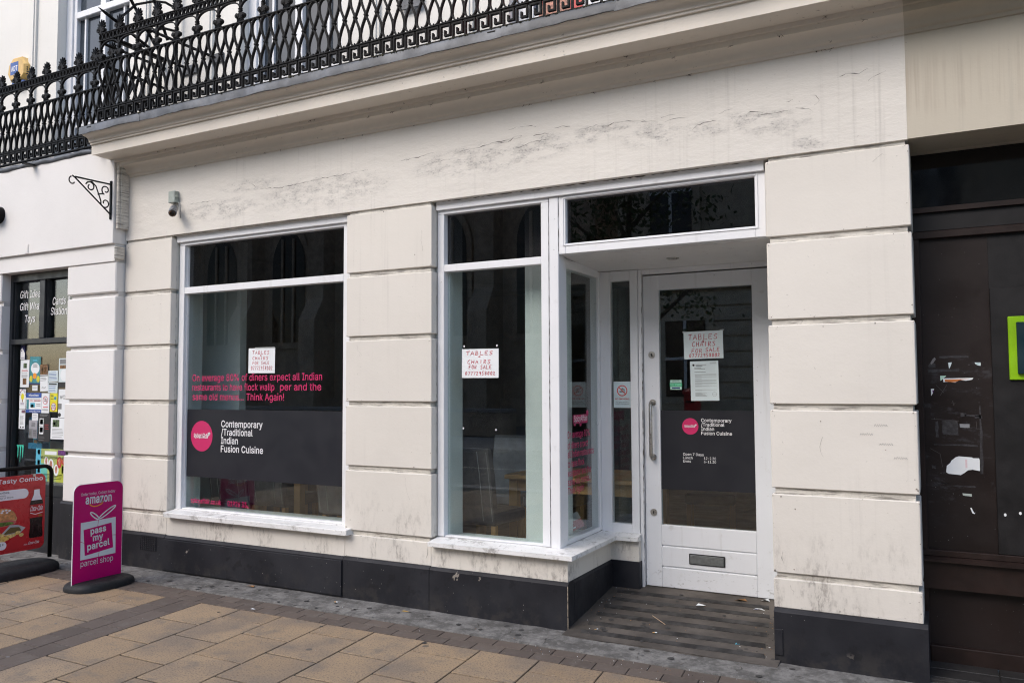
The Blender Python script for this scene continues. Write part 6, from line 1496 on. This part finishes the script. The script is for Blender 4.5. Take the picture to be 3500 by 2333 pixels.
ch = make_chair('dark brown leather dining chair closest to the bay window glass', M_LEATHER)
ch.location = (-3.24, .80, FL); ch.rotation_euler = (0, 0, math.pi - .10)
cg = make_chair('slate grey leather chair across the table in the bay window', M_GLEATHER)
cg.location = (-3.60, 1.75, FL); cg.rotation_euler = (0, 0, .12)
copy_thing(cg, (-3.10, 1.75, FL), -.05, 'second slate grey chair, close to the white casing in the bay window')
for x_, y_, r_, lb in ((-5.86, .78, math.pi + .06, 'dark leather chair under the vinyl band, left of two with backs to the glass'), (-5.40, .80, math.pi - .04, 'dark leather chair under the vinyl band, right of two with backs to the glass'),
                      (-4.45, .66, math.pi, 'dark leather chair near the right end of the left window'), (-1.9, 2.6, .2, 'dark leather chair deep inside behind the door glass')):
    copy_thing(ch, (x_, y_, FL), r_, lb)
def make_table(lab):
    t_ = thing('dining_table', lab, 'table', (0, 0, 0), 'light oak dining tables inside the restaurant')
    MB().box(-.60, .60, -.38, .38, .715, .75, 0, .005).build('tabletop', M_OAK, t_)
    MB().box(-.53, .53, -.325, -.30, .62, .7145).box(-.53, .53, .30, .325, .62, .7145).box(-.545, -.52, -.29, .29, .62, .7145).box(.52, .545, -.29, .29, .62, .7145).build('apron', M_OAK, t_)
    for x_ in (-.535, .535):
        for y_ in (-.315, .315): MB().box(x_ - .036, x_ + .036, y_ - .036, y_ + .036, 0, .7145, 0, .003).build('leg', M_OAK, t_)
    return t_
tb = make_table('light oak dining table behind the bay window notice')
tb.location = (-2.60, 1.36, FL)
copy_thing(tb, (-4.555, .95, FL), 0, 'light oak table behind the right half of the left window')
copy_thing(tb, (-5.80, 1.75, FL), 0, 'light oak table farther back at the far left inside the left window')
copy_thing(tb, (-1.75, 2.0, FL), .1, 'light oak table behind the glazed door')

# ================================================================ litter
def litter(name, label, cat, poly, x_, y_, z_, m, m2=None, lift=.006, a0=0.0, group='scraps of litter at the shopfront'):
    mb = MB(); c, s_ = math.cos(a0), math.sin(a0); n = len(poly)
    P_ = [(x_ + p[0] * c - p[1] * s_, y_ + p[0] * s_ + p[1] * c, z_ + .0015 + (lift if k % 2 else 0)) for k, p in enumerate(poly)]
    mb.add(P_ + [(p[0], p[1], p[2] + .0012) for p in P_], [tuple(range(n)), tuple(range(n, 2 * n))] + [(k, (k + 1) % n, n + (k + 1) % n, n + k) for k in range(n)])
    if m2: mb.f[1] = mb.f[1]; mb.add([(p[0] * .5 + P_[0][0] * .5, p[1] * .5 + P_[0][1] * .5, p[2] * .5 + P_[0][2] * .5 + .002) for p in P_[:3]], [(0, 1, 2)], 1)
    return tag(mb.build(name, [m] + ([m2] if m2 else [])), label, cat, group)
sq = [(-.028, -.016), (.024, -.022), (.032, .014), (-.02, .020)]
litter('litter_wrapper', 'blue and white paper scrap in middle of the doorway ramp', 'litter', sq, -1.491, .632, rz(.632), M_PAPER, M_CYAN)
litter('litter_wrapper', 'navy and white torn wrapper at the right of the doorway ramp', 'litter', [(-.03, -.012), (.01, -.006), (.045, -.012), (.02, .008), (-.02, .02)], -1.116, .682, rz(.682), M_PAPER, M_NAVY)
litter('litter_wrapper', 'small bright blue scrap low on the doorway ramp', 'litter', [(-.012, -.010), (.014, -.006), (.012, .008), (-.010, .010)], -1.131, .111, rz(.111), M_CYAN, None, .003)
litter('dead_leaf', 'brown curled leaf under the door', 'leaf', [(-.045, -.012), (-.01, -.022), (.04, .0), (.02, .018), (-.02, .014)], -1.251, .80, rz(.80), M_LITTER, None, .012)
litter('paper_wad', 'crumpled white tissue in the ramp corner by the pillar', 'litter', [(-.03, -.01), (.0, -.022), (.03, -.004), (.014, .018), (-.016, .016)], -1.098, .845, rz(.845), M_PAPER, None, .014)
litter('dead_leaf', 'orange brown leaf against the black access board', 'leaf', [(-.055, .0), (-.01, -.014), (.035, -.006), (.03, .012), (-.012, .01)], -4.931, -.088, .010, M_LITTER, None, .010)
litter('dead_leaf', 'yellow leaf sliver on cement below the pillar between windows', 'leaf', [(-.03, -.003), (.02, -.006), (.035, .004), (-.02, .006)], -3.405, -.123, .010, plain('yellow leaf', (.45, .28, .06)), None, .003)
litter('paper_slip', 'crumpled blue and white slip on the slabs behind the magenta sign', 'litter', [(-.045, -.02), (.02, -.026), (.06, .006), (.01, .03), (-.04, .02)], -7.06, -.40, .003, M_PAPER, M_BLUE, .012, .3)
litter('paper_slip', 'tiny white paper on the brown blocks before the left window', 'litter', [(-.018, -.006), (.016, -.008), (.018, .006), (-.014, .008)], -4.446, -.545, .002, M_PAPER, None, .002)
def butt(label, x_, y_, z_, a0, m2=None):
    t_ = thing('cigarette_butt', label, 'cigarette butt', (x_, y_, z_), 'cigarette butts by the wall'); d_ = Vector((math.cos(a0), math.sin(a0), 0)); c0_ = Vector((x_, y_, z_ + .004))
    MB().tube([c0_, c0_ + d_ * .013], .0038, 8).build('filter', plain('cork tip', (.50, .30, .12)), t_); MB().tube([c0_ + d_ * .0132, c0_ + d_ * .028], .0037, 8).build('paper', M_PAPER, t_)
butt('cigarette butt on the cement by the access board end', -4.025, -.150, .009, .2)
butt('cigarette butt on the ramp beside the plinth corner', -2.02, .02, rz(.02), 1.2)
butt('cigarette butt among the grip strips', -1.656, .089, rz(.089) + .004, .5)
tag(MB().tube([(-1.74, .35, rz(.35) + .006), (-1.62, .24, rz(.24) + .006)], .0025, 5).build('straw', plain('wood stirrer', (.40, .30, .20)), None), 'thin wooden stirrer lying across the grip strips', 'stirrer')
gum = MB(); PGd = (Vector((0, 0, 0)), Vector((1, 0, 0)), Vector((0, 1, 0)))
for k in range(150):
    x_ = random.uniform(-8.5, .3); y_ = random.choice((random.uniform(-2.6, -.6), random.uniform(-.34, -.06), random.uniform(-.34, -.06)))
    r_ = random.uniform(.007, .021); e_ = random.uniform(.7, 1.3)
    zz_ = .0022 if y_ < -.35 else .0105
    gum.flat(PGd, [(x_ + r_ * random.uniform(.85, 1.15) * math.cos(a_ * .7), y_ + r_ * e_ * random.uniform(.85, 1.15) * math.sin(a_ * .7)) for a_ in range(9)], zz_, random.choice((0, 0, 1)), .0006)
for k in range(34):
    x_, y_ = random.uniform(-2.1, -1.0), random.uniform(-.05, .8); r_ = random.uniform(.008, .022)
    pl_ = (Vector((0, 0, rz(y_) - .1225 * y_)), Vector((1, 0, 0)), Vector((0, 1, .1225)))
    gum.flat(pl_, [(x_ + r_ * random.uniform(.8, 1.2) * math.cos(a_ * .7), y_ + r_ * random.uniform(.7, 1.1) * math.sin(a_ * .7)) for a_ in range(9)], .0042, 0, .0006)
gum = gum.build('chewing_gum', [plain('trodden gum', (.042, .040, .039), .85, 0, .3, 40), plain('pale trodden gum', (.16, .155, .15), .8, 0, .2, 40)])
gum['kind'] = 'stuff'; gum['label'] = 'flattened chewing gum spots on the paving and ramp'
cem = bpy.data.objects['cement_fillet']
PCm = (Vector((0, 0, 0)), Vector((1, 0, 0)), Vector((0, 1, 0)))
x_ = -7.4
while x_ < .2:
    crack(PCm, [(x_, -.335), (x_ + random.uniform(-.04, .08), -.22), (x_ + random.uniform(-.06, .1), -.11)], cem, M_GAP, .0108, .9, 1.2)
    if random.random() < .6: crack(PCm, [(x_, -.2), (x_ + .12, -.21 + random.uniform(-.06, .06)), (x_ + .28, -.2 + random.uniform(-.07, .07))], cem, M_GAP, .0108, .8, 1.2)
    x_ += random.uniform(.22, .42)
crack(PCm, [(-2.19, -.10), (-1.9, -.118), (-1.5, -.10), (-1.2, -.122), (-.92, -.108)], cem, M_GAP, .0135, 3.2, 1.6)

g = MB()
for k in range(110):
    if random.random() < .5: x_, y_ = random.uniform(-2.3, -1.0), -.42 + random.gauss(0, .06); z_ = .001
    else: x_, y_ = random.uniform(-7, .2), random.uniform(-1.6, -.12); z_ = .002 if y_ < -.35 else .009
    r_ = random.uniform(.0010, .0030); g.ell((x_, y_, z_), (r_, r_, r_ * .7), 0, 5, 0 if random.random() < .35 else random.choice((1, 2)))
for k in range(140):
    y_ = random.uniform(-.02, .82); x_ = random.choice((random.uniform(-2.17, -2.05), random.uniform(-1.02, -.92), random.uniform(-2.1, -1.0)))
    r_ = random.uniform(.0012, .004); g.ell((x_, y_, rz(y_) + .001), (r_ * 1.4, r_, r_ * .5), 0, 5, random.choice((0, 1, 1, 2)))
g = g.build('debris', [M_PAPER, M_LITTER, M_GROUT]); g['kind'] = 'stuff'; g['label'] = 'fine grit and crumbs of litter along the wall foot'

# ================================================================ across the street: seen only as reflections in the glass
chb = thing('church_building', 'brown stone church across the street with pointed arch windows, mirrored in the left window', 'church', (-24, -24, 0))
def lancet(x_, w_, z0, zs, n=8):
    p = [(x_ - w_, z0), (x_ + w_, z0)]
    p += [(x_ - w_ + 2 * w_ * math.cos(k / n * math.pi / 3), zs + 2 * w_ * math.sin(k / n * math.pi / 3)) for k in range(n + 1)]
    p += [(x_ + w_ - 2 * w_ * math.cos(k / n * math.pi / 3), zs + 2 * w_ * math.sin(k / n * math.pi / 3)) for k in range(n - 1, -1, -1)]
    return p
MB().box(-38, -12, -32, -24, 0, 13.5).prism([(-38, 13.5), (-12, 13.5), (-12.6, 14.2), (-37.4, 14.2)], -32, -23.8, 'y').build('wall', M_STONE, chb)
for k in range(6):
    xx = -36 + 4.4 * k
    MB().prism(lancet(xx, 1.25, 3.4, 7.4), -24.0, -23.85, 'y').build('window_surround', M_STONE, chb)
    w_ = MB().prism(lancet(xx, 1.0, 3.7, 7.4), -23.849, -23.80, 'y').build('window', M_DARKGL, chb)
    m = MB()
    for dx in (-.34, .34): m.box(xx + dx - .06, xx + dx + .06, -23.80, -23.72, 3.7, 8.6)
    m.build('mullion', M_STONE, w_)
    MB().prism([(-24, 0), (-22.6, 0), (-22.6, 4.6), (-23.2, 5.6), (-23.2, 9), (-24, 10.5)], xx + 1.75, xx + 2.65, 'x').build('buttress', M_STONE, chb)
MB().box(-38, -12, -24, -23.6, 10.9, 11.3).box(-38, -12, -24, -23.7, 0, 1.1).build('string_course', M_STONE, chb)
ctb = thing('court_building', 'honey stone classical building across the street, mirrored in the glazed door', 'building', (-2, -22, 0))
m = MB().box(-10, 14, -30, -22, 0, 12.2).box(-10.3, 14.3, -30, -21.5, 12.2, 13.0).box(-10, 14, -22, -21.75, 5.0, 5.4).build('wall', M_ASHLAR, ctb)
m = MB()
for k in range(9): m.box(-10, 14, -22, -21.9, .1 + .54 * k, .58 + .54 * k)
m.build('rusticated_course', M_ASHLAR, ctb)
for k in range(6):
    xx = -8 + 4 * k
    for z0, z1 in ((1.2, 3.9), (6.8, 9.6)):
        MB().box(xx - 1.0, xx + 1.0, -21.899, -21.80, z0 - .25, z1 + .3).build('window_surround', M_ASHLAR, ctb)
        w_ = MB().box(xx - .72, xx + .72, -21.799, -21.75, z0, z1).build('window', M_DARKGL, ctb)
        MB().box(xx - .74, xx + .74, -21.749, -21.71, (z0 + z1) / 2 - .05, (z0 + z1) / 2 + .05).box(xx - .05, xx + .05, -21.749, -21.72, z0, z1).build('glazing_bar', M_WHITE, w_)
    MB().box(xx - 1.25, xx + 1.25, -21.899, -21.3, 9.95, 10.25).build('hood', M_ASHLAR, ctb)
    for j in range(5): MB().lathe([(.06, 0), (.14, .25), (.06, .5), (.10, .75)], (xx - .8 + .4 * j, -21.8, 5.75), 8).build('baluster', M_ASHLAR, ctb, smooth=True)
    MB().box(xx - 1.1, xx + 1.1, -21.95, -21.6, 6.5, 6.68).build('balcony_rail', M_ASHLAR, ctb)
tr = thing('street_tree', 'leafy street tree across the road, mirrored in fanlight and door', 'tree', (-7.2, -15.2, 0))
MB().tube([(-7.2, -15.2, 0), (-7.15, -15.2, 2.2), (-7.3, -15.3, 4.5), (-7.1, -15.2, 7.5)], [.2, .16, .12, .04], 8).build('trunk', M_BARK, tr, smooth=True)
for a in range(6):
    dx, dy = 1.9 * math.cos(a * 1.05), 1.5 * math.sin(a * 1.05); z0 = 3.2 + .5 * a
    MB().tube([(-7.2, -15.2, z0), (-7.2 + dx * .6, -15.2 + dy * .6, z0 + 1.0), (-7.2 + dx, -15.2 + dy, z0 + 1.6)], [.07, .045, .02], 6).build('limb', M_BARK, tr)
lf = MB()
for c_ in range(46):
    a = random.uniform(0, 6.28); r_ = random.uniform(.2, 2.3); cz_ = random.uniform(3.6, 9.0); sh_ = math.sqrt(max(.05, 1 - ((cz_ - 6.0) / 3.3) ** 2))
    cc_ = Vector((-7.2 + r_ * sh_ * math.cos(a), -15.2 + r_ * sh_ * math.sin(a) * .8, cz_))
    for k in range(80):
        p = cc_ + Vector((random.gauss(0, .34), random.gauss(0, .34), random.gauss(0, .26)))
        d1_ = Vector((random.uniform(-1, 1), random.uniform(-1, 1), random.uniform(-1, 1))).normalized() * .09; d2_ = d1_.cross(Vector((random.uniform(-1, 1), .3, .5))).normalized() * .05
        lf.add([p - d1_, p + d2_, p + d1_, p - d2_], [(0, 1, 2, 3)])
lf.build('crown', M_LEAF, tr)
pb = thing('pillar_box', 'red pillar box across the street mirrored low in the door glass', 'post box', (-6.1, -15.6, 0))
MB().lathe([(.26, 0), (.26, .12), (.23, .14), (.23, 1.35)], (-6.1, -15.6, 0), 20).build('body', M_RED, pb, smooth=40)
MB().lathe([(.28, 1.35), (.28, 1.42), (.2, 1.50), (.02, 1.54)], (-6.1, -15.6, 0), 20).build('cap', M_RED, pb, smooth=40)
MB().box(-6.22, -5.98, -15.37, -15.34, 1.12, 1.18).build('slot', M_DARKH, pb)
wl = thing('churchyard_wall', 'low stone wall with pale copings in front of the church', 'wall', (-24, -17.6, 0))
MB().box(-38, -12, -17.9, -17.5, 0, .75).build('body', M_STONE, wl)
for k in range(13): MB().box(-38 + 2 * k + .01, -36 + 2 * k - .01, -17.95, -17.45, .75, .88, 0, .02).build('coping_stone', M_KERB, wl)
